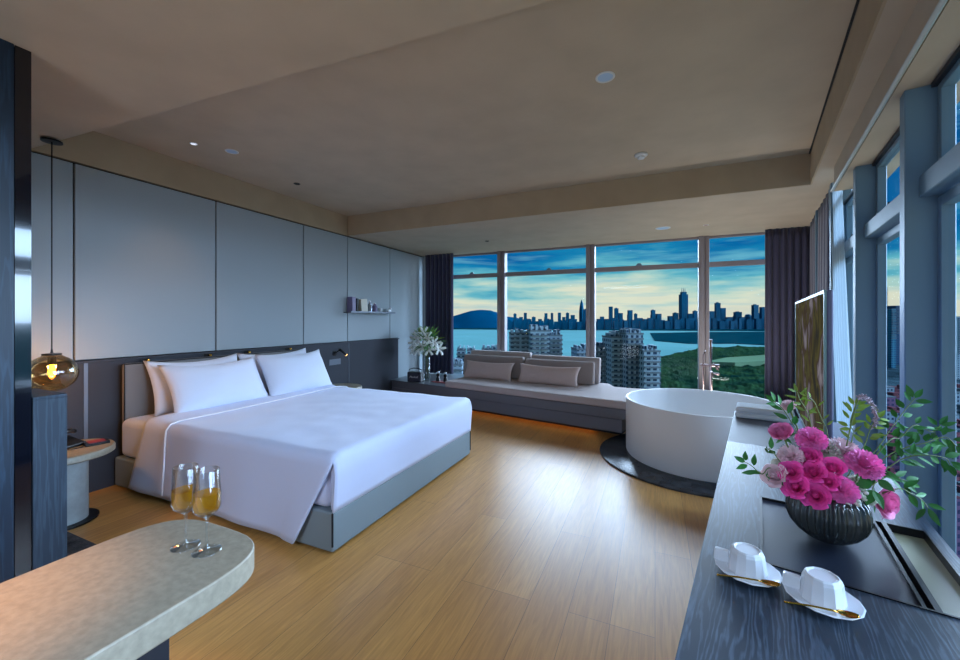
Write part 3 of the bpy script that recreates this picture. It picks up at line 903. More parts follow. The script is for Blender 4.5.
# ---- speaker, lilies, tray on the ledge
ZL = .362
sp_ = thing('portable_speaker', 'small black portable speaker with handle on the ledge by the lilies', 'speaker', (-3.66, 5.60, ZL), rad(4))
bm = NB(); box(bm, -.125, .125, -.06, .06, 0, .165); obj('body', bm, 'speaker', sp_, bevel=.012, seg=3)
bm = NB(); box(bm, -.112, .112, -.066, -.06, .012, .150); gr = obj('grille', bm, 'grille', sp_, bevel=.003)
bm = NB(); tube(bm, [(-.12, 0, .15), (-.118, 0, .20), (-.04, 0, .225), (.04, 0, .225), (.118, 0, .20), (.12, 0, .15)], .007, 8); obj('handle', bm, 'speaker', sp_, smooth=True)
tx = bpy.data.curves.new('logo_text', 'FONT'); tx.body = 'Marshall'; tx.size = .046; tx.align_x = 'CENTER'; tx.align_y = 'CENTER'; tx.extrude = .001; tx.shear = .3
to = bpy.data.objects.new('logo_tmp', tx); COL.objects.link(to)
dg = bpy.context.evaluated_depsgraph_get()
me = bpy.data.meshes.new_from_object(to.evaluated_get(dg)); bpy.data.objects.remove(to)
lg = bpy.data.objects.new('logo', me); COL.objects.link(lg); me.materials.clear(); me.materials.append(M['letter'])
lg.parent = sp_; lg.location = (0, -.0675, .085); lg.rotation_euler = (PI / 2, 0, 0); lg['label'] = 'white script logo'

VB = Vector((-3.56, 5.80, ZL))
vs = thing('glass_vase', 'tall clear cylinder vase holding white lilies in the corner', 'vase', VB)
bm = NB(); lathe(bm, [(0, 0), (.05, 0), (.052, .02), (.052, .40), (.049, .40), (.048, .025), (0, .02)], 28, cap=False); obj('body', bm, 'clearglass', vs, smooth=True)


def leaf(bm, base, d, up, Lg, w, droop=.25, fold=.15, n=5):
    d = Vector(d).normalized(); up = Vector(up); s = d.cross(up)
    if s.length < .05: s = d.cross(Vector((1, 0, 0)))
    s.normalize(); nrm = s.cross(d).normalized()
    rows = []
    for i in range(n + 1):
        t = i / n; ww = w * .5 * math.sin(PI * min(.999, t ** .8 * .97 + .02)) ; c_ = Vector(base) + d * Lg * t - nrm * (droop * Lg * t * t)
        rows.append((bm.verts.new(c_ - s * ww + nrm * fold * ww), bm.verts.new(c_), bm.verts.new(c_ + s * ww + nrm * fold * ww)))
    for a, b in zip(rows, rows[1:]):
        bm.faces.new((a[0], a[1], b[1], b[0])); bm.faces.new((a[1], a[2], b[2], b[1]))


def petal(bm, base, axis, outd, w, h, tilt, cup, curl, ruffle=0, nu=5, nv=4, rnd=random):
    """a cupped petal: base point, flower axis, outward direction"""
    axis = Vector(axis).normalized(); outd = Vector(outd); outd = (outd - axis * outd.dot(axis)).normalized(); side = axis.cross(outd)
    rows = []
    ph = rnd.uniform(0, 6)
    for i in range(nu + 1):
        t = i / nu; ang = tilt * t + curl * max(0, t - .6) ** 1 * 2.5
        r_ = h * (math.sin(tilt) * t + curl * max(0, t - .55) ** 1.3); z_ = h * (math.cos(tilt) * t - abs(curl) * .6 * max(0, t - .65) ** 1.4)
        ww = w * (.30 + .70 * math.sin(PI * (.06 + .52 * t)))
        row = []
        for j in range(nv + 1):
            s = -1 + 2 * j / nv
            inw = cup * w * s * s * .5
            rf = ruffle * h * math.sin(s * 7 + ph) * t * t
            row.append(bm.verts.new(Vector(base) + outd * (r_ - inw + rf) + axis * (z_ - .22 * h * abs(s) ** 3 * t * t + rf * .5) + side * (ww * .5 * s)))
        rows.append(row)
    for a, b in zip(rows, rows[1:]):
        for j in range(nv): bm.faces.new((a[j], a[j + 1], b[j + 1], b[j]))


def frame(ax):
    ax = Vector(ax).normalized(); u = ax.cross(Vector((0, 0, 1)))
    if u.length < .1: u = ax.cross(Vector((1, 0, 0)))
    u.normalize(); return ax, u, ax.cross(u)


def rose_bm(R_, ax, seed=0, openf=1.0):
    rnd = random.Random(seed); bm = NB(); ax, u, v = frame(ax)
    n_ = 30
    for i in range(n_):
        t = i / (n_ - 1); a = i * 2.39996 + rnd.uniform(-.2, .2)
        o_ = u * math.cos(a) + v * math.sin(a)
        w = (.50 + .75 * t) * R_; h = (1.25 - .12 * t) * R_
        petal(bm, o_ * R_ * (.05 + .34 * t) - ax * R_ * .5, ax, o_, w, h, (-.06 + .90 * t ** 1.4) * openf, .62 - .35 * t, .02 + .30 * t ** 2, .012, nu=6, nv=6, rnd=rnd)
    bmesh.ops.create_icosphere(bm, subdivisions=2, radius=R_ * .26, matrix=Matrix.Translation(ax * R_ * .28))
    return bm


def carnation_bm(R_, ax, seed=0, n=70, cup=.2):
    rnd = random.Random(seed); bm = NB(); ax, u, v = frame(ax)
    for i in range(n):
        t = (i + .5) / n; ti = 1.45 * math.sqrt(t); a = i * 2.39996 + rnd.uniform(-.2, .2)
        o_ = u * math.cos(a) + v * math.sin(a)
        petal(bm, o_ * R_ * .05 - ax * R_ * .4, ax, o_, R_ * .55, R_ * (1.15 - .12 * t), ti, .15, .1, .09, nu=4, nv=5, rnd=rnd)
    return bm


def lily_bm(R_, ax, seed=0):
    rnd = random.Random(seed); bm = NB(); ax, u, v = frame(ax)
    for i in range(6):
        a = 2 * PI * i / 6 + rnd.uniform(-.1, .1); o_ = u * math.cos(a) + v * math.sin(a)
        petal(bm, -ax * R_ * .3, ax, o_, R_ * .46, R_ * 1.35, 1.05, .1, .35, .02, rnd=rnd)
    return bm


rnd = random.Random(5)
LC = VB + Vector((0.0, 0, .66))
lil = [(-.20, -.05, -.02), (-.11, -.12, .05), (-.02, -.15, -.05), (.07, -.13, .06), (.16, -.08, -.01), (.0, -.10, .12), (-.07, -.16, -.10), (.10, -.14, -.09), (.21, -.02, -.09), (-.24, .02, -.10)]
for i, (dx, dy, dz) in enumerate(lil):
    c_ = LC + Vector((dx * 1.2, dy, dz * 1.25)); ax = (Vector((dx * 1.2 + .15, dy * 2 - .25, dz * .6 + .12))).normalized()
    t = thing('lily', 'white lily bloom among the lilies in the tall glass vase', 'lily', c_, group='white lilies in the tall glass vase')
    obj('bloom', lily_bm(.088, ax, i), 'lily', t, smooth=True)
    bm = NB(); e = VB + Vector((rnd.uniform(-.03, .03), rnd.uniform(-.03, .03), .03)) - c_
    mid = VB + Vector((dx * .1, dy * .1, .42)) - c_
    tube(bm, [-ax * .03, (-ax * .05 + mid) * .5 + Vector((0, 0, -.02)), mid, e], .004, 6); obj('stem', bm, 'stem', t, smooth=True)
    bm = NB(); b_ = -ax * .02
    for q in range(5):
        a = q * 1.257; tube(bm, [b_, b_ + ax * .06 + Vector((math.cos(a), 0, math.sin(a))) * .012], .0015, 4)
    obj('stamen', bm, 'brass', t)
t = thing('lily_greenery', 'green leaves and yellow green buds around the white lilies', 'foliage', LC)
bm = NB()
for i in range(150):
    a = rnd.uniform(0, 2 * PI); e = rnd.uniform(-.5, 1.2); d = Vector((math.cos(a) * math.cos(e), math.sin(a) * math.cos(e), math.sin(e)))
    leaf(bm, d * rnd.uniform(.08, .20) * 1.15 + Vector((0, 0, -.02)), d + Vector((0, 0, .15)), (0, 0, 1), rnd.uniform(.10, .19), .035)
obj('leaves', bm, mat('lily_leaf_green', (70, 130, 60), .5), t)
bm = NB()
for i in range(34):
    a = rnd.uniform(0, 2 * PI); e = rnd.uniform(.1, 1.3); d = Vector((1.3 * math.cos(a) * math.cos(e), math.sin(a) * math.cos(e) * .6, math.sin(e)))
    p0 = d * .17; tube(bm, [p0, p0 + d * .035, p0 + d * .07, p0 + d * .10], .013, 6, .004)
obj('buds', bm, 'leaflt', t, smooth=True)

t = thing('serving_tray', 'small red striped tray on the ledge beside the vase', 'tray', (-3.23, 5.72, ZL), rad(-8))
bm = NB(); box(bm, -.16, .16, -.075, .075, 0, .012); obj('base', bm, 'redtray', t, bevel=.003)
bm = NB(); box(bm, -.16, .16, -.02, .0, .012, .014); obj('stripe', bm, 'paper', t)
for i, (dx, lb) in enumerate(((-.075, 'left black and chrome grinder on the red tray'), (.075, 'right black and chrome grinder on the red tray'))):
    t = thing('grinder', lb, 'grinder', (-3.23 + dx, 5.72 - dx * .14, ZL + .0145), group='grinders on the red tray')
    bm = NB(); lathe(bm, [(0, 0), (.035, 0), (.03, .05), (.018, .075), (.03, .095), (.026, .12), (0, .13)], 18, cap=False); obj('body', bm, 'black', t, auto=True)
    bm = NB(); lathe(bm, [(0, .13), (.02, .132), (.024, .145), (.012, .16), (0, .163)], 16, cap=False); obj('top', bm, 'chrome', t, smooth=True)
    bm = NB(); tube(bm, [(0, 0, .15), (.05, 0, .165), (.05, 0, .18)], .004, 6); obj('crank', bm, 'chrome', t, smooth=True)

# ================================================================== BATHTUB
TC = Vector((.425, 4.56, 0))
bm = NB(); lathe(bm, [(0, 0), (.935, 0), (.935, .014), (.925, .018), (0, .018)], 96, cx=.386, cy=4.50, cap=False)
o = obj('bath_plinth', bm, 'slate', auto=True); tag(o, 'round dark marble slab on the floor under the bathtub', 'plinth')
tub = thing('bathtub', 'large round matte white freestanding bathtub by the window', 'bathtub', (TC.x, TC.y, .018))
bm = NB(); lathe(bm, [(0, 0), (.700, 0), (.712, .02), (.715, .54), (.712, .56), (.705, .564), (.694, .562), (.69, .55), (.66, .30), (.60, .14), (.45, .09), (0, .08)], 96, cap=False)
obj('shell', bm, 'tub', tub, auto=True)
bm = NB(); lathe(bm, [(0, .081), (.035, .081), (.035, .086), (0, .088)], 20, cap=False); obj('drain', bm, 'chrome', tub)
tf = thing('tub_filler', 'slim floor standing tub tap with hand shower behind the bathtub', 'tap', (.61, 5.45, 0))
bm = NB(); lathe(bm, [(0, 0), (.05, 0), (.05, .012), (0, .012)], 20, cap=False); obj('base_plate', bm, 'rose_metal', tf)
bm = NB(); tube(bm, [(0, 0, .01), (0, 0, .85), (0, 0, 1.16)], .014, 12); obj('column', bm, 'rose_metal', tf, smooth=True)
bm = NB(); tube(bm, [(-.11, 0, .85), (.09, 0, .85)], .014, 12); tube(bm, [(.03, 0, .85), (.03, 0, .88)], .01, 8); obj('mixer_bar', bm, 'rose_metal', tf, smooth=True)
bm = NB(); tube(bm, [(-.08, 0, .30), (-.08, 0, .85), (-.075, .0, .97), (-.06, -.02, 1.02)], .008, 10); obj('hand_shower', bm, 'rose_metal', tf, smooth=True)
bm = NB(); tube(bm, [(0, 0, .78), (0, -.14, .78), (0, -.2, .74)], .012, 10); obj('spout', bm, 'rose_metal', tf, smooth=True)
bm = NB(); tube(bm, [(.06, 0, .85), (.075, 0, .80)], .016, 8); tube(bm, [(.04, 0, .75), (.09, 0, .75)], .012, 8); obj('handle', bm, 'rose_metal', tf, smooth=True)

# ================================================================== RIGHT-HAND DRESSER (right wall frame)
dr = thing('dresser', 'long blue black ash dresser along the side windows with inset panels', 'dresser', (0, 0, 0), RW)
ZT = .75
OL, OR_ = -.128, .452
S0, S1, S2 = -.9, 2.495, 3.33
il, ir, is0, is1 = .010, .425, 1.295, 1.775
bm = NB()
for a in ((OL, OR_, S0, is0), (OL, il, is0, is1), (ir, OR_, is0, is1), (OL, OR_, is1, S1)):
    box(bm, a[0], a[1], a[2], a[3], ZT - .03, ZT)
bmesh.ops.remove_doubles(bm, verts=bm.verts, dist=1e-5)
obj('worktop', bm, 'counter', dr)
bm = NB(); box(bm, OL, OR_, S1 + .001, S2, ZT - .03, ZT); obj('lacquered_section', bm, 'lacquer', dr, bevel=.002)
bm = NB(); box(bm, il, .318, is0, is1, ZT - .03, ZT - .006); obj('inset_panel', bm, 'inset', dr)
bm = NB(); box(bm, .338, ir, is0, is1, ZT - .03, ZT - .022); obj('tray_pad', bm, 'traypad', dr)
bm = NB(); e_ = .006
box(bm, il, ir, is0, is0 + e_, ZT - .03, ZT + .003); box(bm, il, ir, is1 - e_, is1, ZT - .03, ZT + .003); box(bm, il, il + e_, is0, is1, ZT - .03, ZT + .003)
box(bm, ir - e_, ir, is0, is1, ZT - .03, ZT + .003); box(bm, .306, .312, is0 + e_, is1 - e_, ZT - .03, ZT + .003); box(bm, .326, .338, is0 + e_, is1 - e_, ZT - .03, ZT + .003)
obj('inset_frame', bm, 'black', dr)
bm = NB(); box(bm, OL + .02, OR_ - .01, S0, S2 - .02, .09, ZT - .031); obj('carcass', bm, 'lacquer', dr)
bm = NB(); box(bm, OL + .08, OR_ - .06, S0 + .05, S2 - .08, 0, .09); obj('toe_kick', bm, 'gap', dr)
for k in range(6):
    a = S0 + .02 + k * .7; bm = NB(); box(bm, OL, OL + .019, a, min(a + .69, S2 - .02), .10, ZT - .05); d_ = obj('drawer', bm, 'lacquer', dr, bevel=.002)
    bm = NB(); box(bm, OL - .012, OL, a + .25, a + .45, .42, .432); obj('handle', bm, 'black', d_)
# folded towel at the far end
tw = thing('folded_towel', 'pale blue folded towel at the far end of the dresser', 'towel', rp(.03, 3.21, ZT), RW)
bm = NB(); box(bm, -.148, .17, -.09, .11, 0, .036); obj('lower_fold', bm, 'towel', tw, bevel=.014, seg=4, auto=True)
bm = NB(); box(bm, -.144, .166, -.088, .108, .036, .072); obj('upper_fold', bm, 'towel', tw, bevel=.014, seg=4, auto=True)
# television
tv = thing('television', 'flat television standing on the dresser showing trees', 'television', rp(.222, 0, ZT), RW)
TA, TB_ = 2.02, 3.42
bm = NB(); box(bm, .0, .02, TA, TB_ + .0, .05, .765); obj('television_back', bm, 'tvback', tv, bevel=.006)
bm = NB()
box(bm, -.008, .0, TA, TA + .012, .05, .765); box(bm, -.008, 0, TB_ - .012, TB_, .05, .765); box(bm, -.008, 0, TA + .012, TB_ - .012, .753, .765); box(bm, -.008, 0, TA + .012, TB_ - .012, .05, .066)
obj('bezel', bm, 'screenframe', tv)
bm = NB(); box(bm, -.004, -.001, TA + .012, TB_ - .012, .066, .753); obj('screen', bm, 'screen', tv)
bm = NB(); box(bm, -.09, .12, 2.5, 2.95, 0, .008); box(bm, .005, .022, 2.68, 2.77, .008, .05); obj('stand', bm, 'black', tv, bevel=.002)

# cups
def saucer_set(pos, rz, lb):
    t = thing('saucer', 'white oval saucer under the %s upturned cup' % lb, 'saucer', pos, rz, group='saucers on the dresser')
    bm = NB(); lathe(bm, [(0, .002), (.038, .0), (.044, .002), (.071, .011), (.073, .013), (.070, .0145), (.042, .007), (0, .006)], 14, cap=False); obj('dish', bm, 'porcelain', t, auto=True)
    c_ = thing('cup', '%s white faceted cup turned upside down on its saucer' % lb, 'cup', Vector(pos) + Vector((0, 0, .0075)), rz, group='upturned cups on the dresser')
    bm = NB(); n = 12
    lathe(bm, [(.043, 0), (.042, .008), (.037, .046), (.034, .053), (.030, .056), (.028, .056), (.026, .053), (0, .053)], n, cap=False)
    lathe(bm, [(.040, 0), (.034, .042), (0, .046)], n, cap=False)
    obj('bowl', bm, 'porcelain', c_, bevel=.001, seg=1)
    bm = NB(); prism(bm, [(-.040, .006), (-.072, .004), (-.074, .008), (-.072, .034), (-.068, .036), (-.040, .036)], -.006, .006)
    for v in bm.verts: v.co = Vector((v.co.x, v.co.z, v.co.y))
    obj('handle', bm, 'porcelain', c_, bevel=.002)
    return t


c1 = Vector((.216, 1.203, ZT)); c2 = Vector((.352, 1.150, ZT))
hr = rad(-14)
saucer_set(c1, hr, 'left-hand'); saucer_set(c2, hr, 'right-hand')


def spoon(pos, rz, lb):
    t = thing('teaspoon', lb, 'spoon', pos, rz, group='gold teaspoons on the saucers')
    bm = NB(); tube(bm, [(-.065, 0, .004), (-.062, 0, .004), (-.02, 0, .0075), (.02, 0, .008), (.032, 0, .006)], .0024, 8, .0018)
    obj('handle', bm, 'gold', t, smooth=True)
    bm = NB(); rows = []
    for i in range(9):
        a = i / 8; x = .030 + .038 * a; w_ = .0115 * math.sin(PI * min(1, .06 + a * .90)) ** .6
        rows.append([bm.verts.new((x, w_ * s, .0045 + .004 * s * s - .002 * math.sin(PI * a))) for s in (-1, -.5, 0, .5, 1)])
    for a, b in zip(rows, rows[1:]):
        for j in range(4): bm.faces.new((a[j], a[j + 1], b[j + 1], b[j]))
    obj('bowl', bm, 'gold', t, smooth=True, solid=.0012)


spoon(Vector((.205, 1.143, ZT + .0115)), rad(6), 'gold teaspoon on the left-hand saucer')
spoon(Vector((.330, 1.092, ZT + .0115)), rad(3), 'gold teaspoon on the right-hand saucer')

# ---- flower vase: ribbed bowl
VP = Vector((.470, 1.500, ZT))
vz = thing('flower_bowl', 'dark ribbed ceramic bowl vase holding the pink flowers', 'vase', VP)
bm = NB(); n = 210
prof = [(.050, 0), (.060, .004), (.080, .020), (.098, .042), (.107, .066), (.106, .092), (.098, .120), (.090, .134), (.086, .134), (.092, .118), (.098, .09), (.09, .05), (.05, .02), (0, .018)]
rings = []
for r_, h_ in prof:
    r_ *= .88
    if r_ == 0: rings.append([bm.verts.new((0, 0, h_))]); continue
    row = []
    for i in range(n):
        a = 2 * PI * i / n; rib = 1
        if .02 <= h_ <= .125 and h_ > 0 and r_ > .06: rib = 1 + .055 * math.cos(a * 30 + (PI if False else 0))
        row.append(bm.verts.new((r_ * rib * math.cos(a), r_ * rib * math.sin(a), h_)))
    rings.append(row)
for a, b in zip(rings, rings[1:]):
    for i in range(n):
        if len(b) == 1: bm.faces.new((a[i], a[(i + 1) % n], b[0]))
        else: bm.faces.new((a[i], a[(i + 1) % n], b[(i + 1) % n], b[i]))
bm.faces.new(rings[0][::-1])
obj('bowl', bm, 'vase', vz, smooth=True)

D0 = CF.dot(VP)


def fp(px, py, dd=0.):
    return at(px, py, D0 + dd)


CAMP = Vector((0, 0, 1.4))
mouth = VP + Vector((0, 0, .10))


def bloom(kind, px, py, dd, R_, m, label, lean=(0, 0, 0), name='rose', cat='flower', seed=0, group=None, openf=1.):
    c_ = fp(px, py, dd); ax = ((CAMP - c_).normalized() * .75 + (c_ - mouth).normalized() * .55 + Vector((0, 0, .25)) + Vector(lean)).normalized()
    t = thing(name, label, cat, c_, group=group)
    if kind == 'rose': bm = rose_bm(R_, ax, seed, openf)
    elif kind == 'bud': bm = rose_bm(R_, ax, seed, .45)
    else: bm = carnation_bm(R_, ax, seed)
    obj('petals', bm, m, t, smooth=True)
    bm = NB(); e = mouth + Vector((rnd.uniform(-.04, .04), rnd.uniform(-.04, .04), -.05)) - c_
    tube(bm, [-ax * R_ * .5, -ax * R_ * 1.1 + e * .25, e * .7 - ax * .01, e], .0028, 6); obj('stem', bm, 'stem', t, smooth=True)
    bm = NB()
    for q in range(5):
        a, u, v = frame(ax); g_ = q * 1.257; o_ = u * math.cos(g_) + v * math.sin(g_)
        leaf(bm, -ax * R_ * .5 + o_ * R_ * .1, o_ - ax * .1, ax, R_ * .9, R_ * .3, -.2)
    obj('sepals', bm, 'leafdk', t)
    return t


bloom('bud', 782, 433, .02, .034, 'roseC', 'half open pink rose at the upper left of the bouquet', (-.2, -.1, .3), seed=1)
bloom('carn', 811, 438, .02, .036, 'roseB', 'frilly pink carnation at the top centre below the stems', name='carnation', seed=2)
bloom('rose', 808, 457, .0, .031, 'roseA', 'magenta rose just below the top carnation', seed=3)
bloom('rose', 791, 472, -.03, .027, 'roseA', 'dark magenta rose at the left of the bouquet', seed=4)
bloom('rose', 813, 472, -.03, .030, 'roseA', 'magenta rose in the middle of the bouquet, third row', seed=5)
bloom('rose', 832, 469, -.03, .030, 'roseA', 'magenta rose right of the middle, touching the big carnation', seed=6)
bloom('rose', 796, 487, -.04, .029, 'roseA', 'magenta rose at the lower left over the vase rim', seed=7)
bloom('rose', 829, 482, -.05, .023, 'roseA', 'small magenta rose in the centre of the lower row', seed=8)
bloom('rose', 816, 496, -.05, .031, 'roseA', 'magenta rose lowest in the bouquet, over the vase rim', seed=9)
bloom('carn', 842, 489, -.05, .036, 'roseB', 'frilly pink carnation at the lower centre above the vase rim', name='carnation', seed=10)
bloom('carn', 865, 463, -.02, .042, 'roseB', 'largest pink carnation at the right of the bouquet', (.1, 0, 0), name='carnation', seed=11)
bloom('rose', 884, 502, -.02, .040, 'roseC', 'open pink peony drooping over the right of the vase', (.3, -.1, -.5), name='peony', seed=12, openf=.8)
bloom('rose', 775, 476, -.01, .030, 'blush', 'pale blush rose at the far left edge of the bouquet', (-.4, 0, 0), seed=13)
bloom('rose', 780, 466, .04, .022, 'whitefl', 'small white rose at the left edge of the bouquet', (-.3, 0, 0), seed=14)
bloom('carn', 790, 455, .02, .032, 'blush', 'blush pink cluster blossom at the left of the bouquet', (-.2, 0, .1), name='blossom', seed=15)
bloom('carn', 842, 450, .04, .042, 'blush', 'pale blush carnation behind the large pink one', name='carnation', seed=16)
bloom('carn', 828, 450, .05, .032, 'whitefl', 'white frilly carnation near the top behind the roses', name='carnation', seed=17)
bloom('rose', 806, 482, -.01, .024, 'blush', 'blush rose tucked between magenta roses at lower left', seed=18)
bloom('carn', 788, 405, .12, .020, 'blush', 'pale pink blossom high at the left beside the television', (-.2, 0, .3), name='blossom', seed=19)
bloom('carn', 858, 482, .0, .022, 'whitefl', 'white blossom under the largest carnation', name='blossom', seed=20)
bloom('carn', 798, 470, .02, .024, 'blush', 'blush blossom between the roses on the left', name='blossom', seed=21)


def sprig(pts_px, leaves, m, label, lw=.016, ll=.045, name='leaf_sprig', seed=0, start=None, r=.0018):
    """branch through photo points (px, py, depth offset) with lance-shaped leaves"""
    pts = [fp(*p_) for p_ in pts_px]; rr = random.Random(seed)
    org = mouth + Vector((rr.uniform(-.02, .02), rr.uniform(-.02, .02), -.04)) if start is None else start
    pts = [org] + pts
    t = thing(name, label, 'foliage', org)
    P2 = []
    for i in range(len(pts) - 1):
        p0 = pts[max(0, i - 1)]; p1 = pts[i]; p2 = pts[i + 1]; p3 = pts[min(len(pts) - 1, i + 2)]
        for k in range(6):
            q = k / 6; P2.append(.5 * ((2 * p1) + (p2 - p0) * q + (2 * p0 - 5 * p1 + 4 * p2 - p3) * q * q + (3 * p1 - p0 - 3 * p2 + p3) * q ** 3))
    P2.append(pts[-1])
    bm = NB(); tube(bm, [p_ - org for p_ in P2], r, 6, r * .6); obj('stem', bm, 'stem', t, smooth=True)
    bm = NB()
    for k in range(leaves):
        q = .22 + .78 * (k + 1) / leaves; i = min(len(P2) - 2, int(q * (len(P2) - 1))); d = (P2[i + 1] - P2[i]).normalized()
        side = d.cross((CAMP - P2[i]).normalized()) * (1 if k % 2 else -1)
        dd = (d * .65 + side * rr.uniform(.5, .95) + Vector((rr.uniform(-.25, .25), rr.uniform(-.25, .25), rr.uniform(-.25, .2)))).normalized()
        up = ((CAMP - P2[i]).normalized() + Vector((rr.uniform(-.6, .6), rr.uniform(-.6, .6), rr.uniform(0, .8))))
        b0 = P2[i] - org + dd * .006
        leaf(bm, b0, dd, up, ll * rr.uniform(.75, 1.15), lw * rr.uniform(.8, 1.15), .15)
    leaf(bm, P2[-1] - org, (P2[-1] - P2[-2]), (CAMP - P2[-1]), ll, lw, .1)
    obj('leaves', bm, m, t)
    return t


sprig([(872, 455, .05), (890, 430, .08), (905, 410, .1), (915, 398, .1)], 13, 'leafdk', 'nandina sprig rising at the right past the window column', seed=1, ll=.04)
sprig([(880, 462, .03), (905, 448, .03), (925, 443, .02), (945, 437, .02), (956, 446, .0)], 18, 'leafdk', 'nandina sprig reaching right across the window column', seed=2, ll=.042)
sprig([(885, 470, 0), (905, 458, .0), (925, 455, -.02), (945, 458, -.03), (950, 465, -.03)], 15, 'leafdk', 'nandina sprig just below the long right-hand one', seed=3, ll=.042)
sprig([(880, 480, 0), (897, 478, 0), (908, 482, 0)], 6, 'leafdk', 'short leafy sprig beside the drooping peony', seed=4, ll=.045)
sprig([(892, 490, -.02), (910, 493, -.03), (922, 500, -.03), (928, 508, -.04)], 6, 'leafdk', 'leafy sprig hanging low at the right of the vase', seed=5, ll=.05)
sprig([(885, 445, .04), (900, 438, .05), (915, 425, .06), (932, 432, .06), (940, 425, .06)], 14, 'leafdk', 'nandina sprig fanning towards the upper right', seed=6, ll=.04)
sprig([(776, 470, .0), (762, 474, .0), (752, 466, .0), (745, 462, 0)], 6, 'leafdk', 'dark green sprig reaching left over the pale wood', seed=7, ll=.035)
sprig([(800, 440, .05), (790, 420, .08), (782, 408, .1), (775, 402, .1)], 8, 'leafdk', 'leafy sprig at the upper left in front of the television', seed=8, ll=.04)
sprig([(812, 430, .06), (806, 410, .08), (800, 400, .08), (797, 392, .08)], 9, 'leaflt', 'light green sprig rising in front of the television', seed=9, ll=.03, lw=.010)
sprig([(828, 440, .05), (822, 420, .06), (814, 402, .06), (806, 396, .06)], 10, 'leaflt', 'thin pale sprig arching left over the television screen', seed=10, ll=.024, lw=.007)
sprig([(852, 440, .04), (850, 425, .04), (853, 412, .04), (856, 405, .04)], 14, 'leaflt', 'yellow green sprig standing up right of the television', seed=11, ll=.03, lw=.012)
sprig([(862, 450, .03), (868, 435, .03), (872, 425, .03), (878, 418, .03)], 10, 'leaflt', 'light green sprig under the arching flower spike', seed=12, ll=.034, lw=.013)
sprig([(868, 470, .0), (876, 476, -.03), (872, 490, -.05)], 7, 'leafdk', 'broad dark leaves between the big carnation and the peony', seed=13, ll=.05, lw=.028)
sprig([(775, 455, .0), (768, 450, .02)], 4, 'leafdk', 'small dark sprig at the left shoulder of the bouquet', seed=14, ll=.035)
# arching flower spike
t = thing('flower_spike', 'arching lilac veronica spike above the right of the bouquet', 'flower', mouth)
bm = NB(); sp_pts = [Vector((0, 0, -.03))] + [fp(*q) - mouth for q in ((846, 448, .03), (851, 425, .03), (855, 408, .03), (859, 398, .03), (864, 396, .03), (870, 401, .03), (875, 410, .03), (876, 420, .03), (873, 428, .03))]
tube(bm, sp_pts, .002, 6); obj('stem', bm, 'stem', t, smooth=True)
bm = NB(); rr = random.Random(3)
for i in range(4, 9):
    for k in range(22):
        p_ = sp_pts[i].lerp(sp_pts[i + 1], k / 22); a = rr.uniform(0, 6.28); d = Vector((math.cos(a), rr.uniform(-1, 1), math.sin(a))).normalized()
        tube(bm, [p_, p_ + d * .0075, p_ + d * .010], .0022, 5, .0012)
obj('florets', bm, mat('lilac_floret', (158, 138, 150), .7), t)
# white berry cluster at the rim
for i, (px, py, dd) in enumerate(((852, 500, -.07), (862, 495, -.05), (870, 500, -.05))):
    bs = thing('berry_cluster', ['creamy berry cluster over the vase rim, leftmost of three', 'creamy berry cluster over the vase rim, middle of three', 'creamy berry cluster over the vase rim, rightmost of three'][i], 'berries', fp(px, py, dd), group='creamy berry clusters at the vase rim')
    bm = NB()
    for k in range(9):
        p_ = Vector((rr.uniform(-.014, .014), rr.uniform(-.014, .014), rr.uniform(-.014, .014)))
        bmesh.ops.create_icosphere(bm, subdivisions=2, radius=.0055, matrix=Matrix.Translation(p_))
    obj('berries', bm, 'whitefl', bs, smooth=True)
    bm = NB(); tube(bm, [(0, 0, 0), (mouth - fp(px, py, dd)) * .5 + Vector((0, 0, .01)), mouth - fp(px, py, dd)], .002, 6); obj('stem', bm, 'stem', bs)

# ================================================================== STONE ISLAND with wine glasses
isl = thing('island_table', 'long travertine table with a rounded end in the left foreground', 'table', (-1.215, 0, 0))
bm = NB(); ZI = .76
xa, xb, ye = -1.456, -.980, .797
pts = []
n = 28; rx = (xb - xa) / 2; ry = .27; cxm = (xa + xb) / 2 + 1.215
for i in range(n + 1):
    a = PI * i / n; ca, sa = math.cos(a), math.sin(a); e_ = .56
    pts.append((cxm + rx * math.copysign(abs(ca) ** e_, ca), ye - ry + ry * abs(sa) ** e_))
pts = [(xb + 1.215, -2.2)] + pts + [(xa + 1.215, -2.2)]
prism(bm, pts, ZI - .065, ZI); obj('tabletop', bm, 'travertine', isl, bevel=.004, seg=2, auto=True)
bm = NB(); box(bm, -.17, .085, -2.1, .60, 0, ZI - .065); obj('plinth', bm, 'plinth', isl, bevel=.003)


def wine_glass(x, y, lb):
    t = thing('wine_glass', lb, 'wine glass', (x, y, ZI), group='wine glasses on the stone table')
    bm = NB(); lathe(bm, [(0, .0015), (.034, .0), (.036, .001), (.034, .0025), (.008, .006), (.0045, .012), (.0038, .05), (.0036, .088), (.008, .096)], 28, cap=False)
    obj('stem', bm, 'clearglass', t, smooth=True)
    bm = NB(); lathe(bm, [(.0, .094), (.012, .097), (.028, .110), (.0335, .122), (.034, .15), (.030, .225), (.0291, .226), (.0286, .225), (.0326, .15), (.032, .123), (.027, .112), (0, .099)], 36, cap=False)
    obj('bowl', bm, 'clearglass', t, smooth=True)
    w_ = thing('wine', 'x', 'wine'); bpy.data.objects.remove(w_)
    bm = NB(); lathe(bm, [(0, .100), (.0265, .1125), (.0315, .1235), (.0322, .15), (.0317, .162), (0, .162)], 36, cap=False)
    o = obj('wine', bm, 'wine', auto=True); o.location = (x, y, ZI)
    tag(o, 'golden wine in the ' + ('left glass, farther from the table edge' if 'left' in lb else 'right glass, nearer the camera'), 'wine')


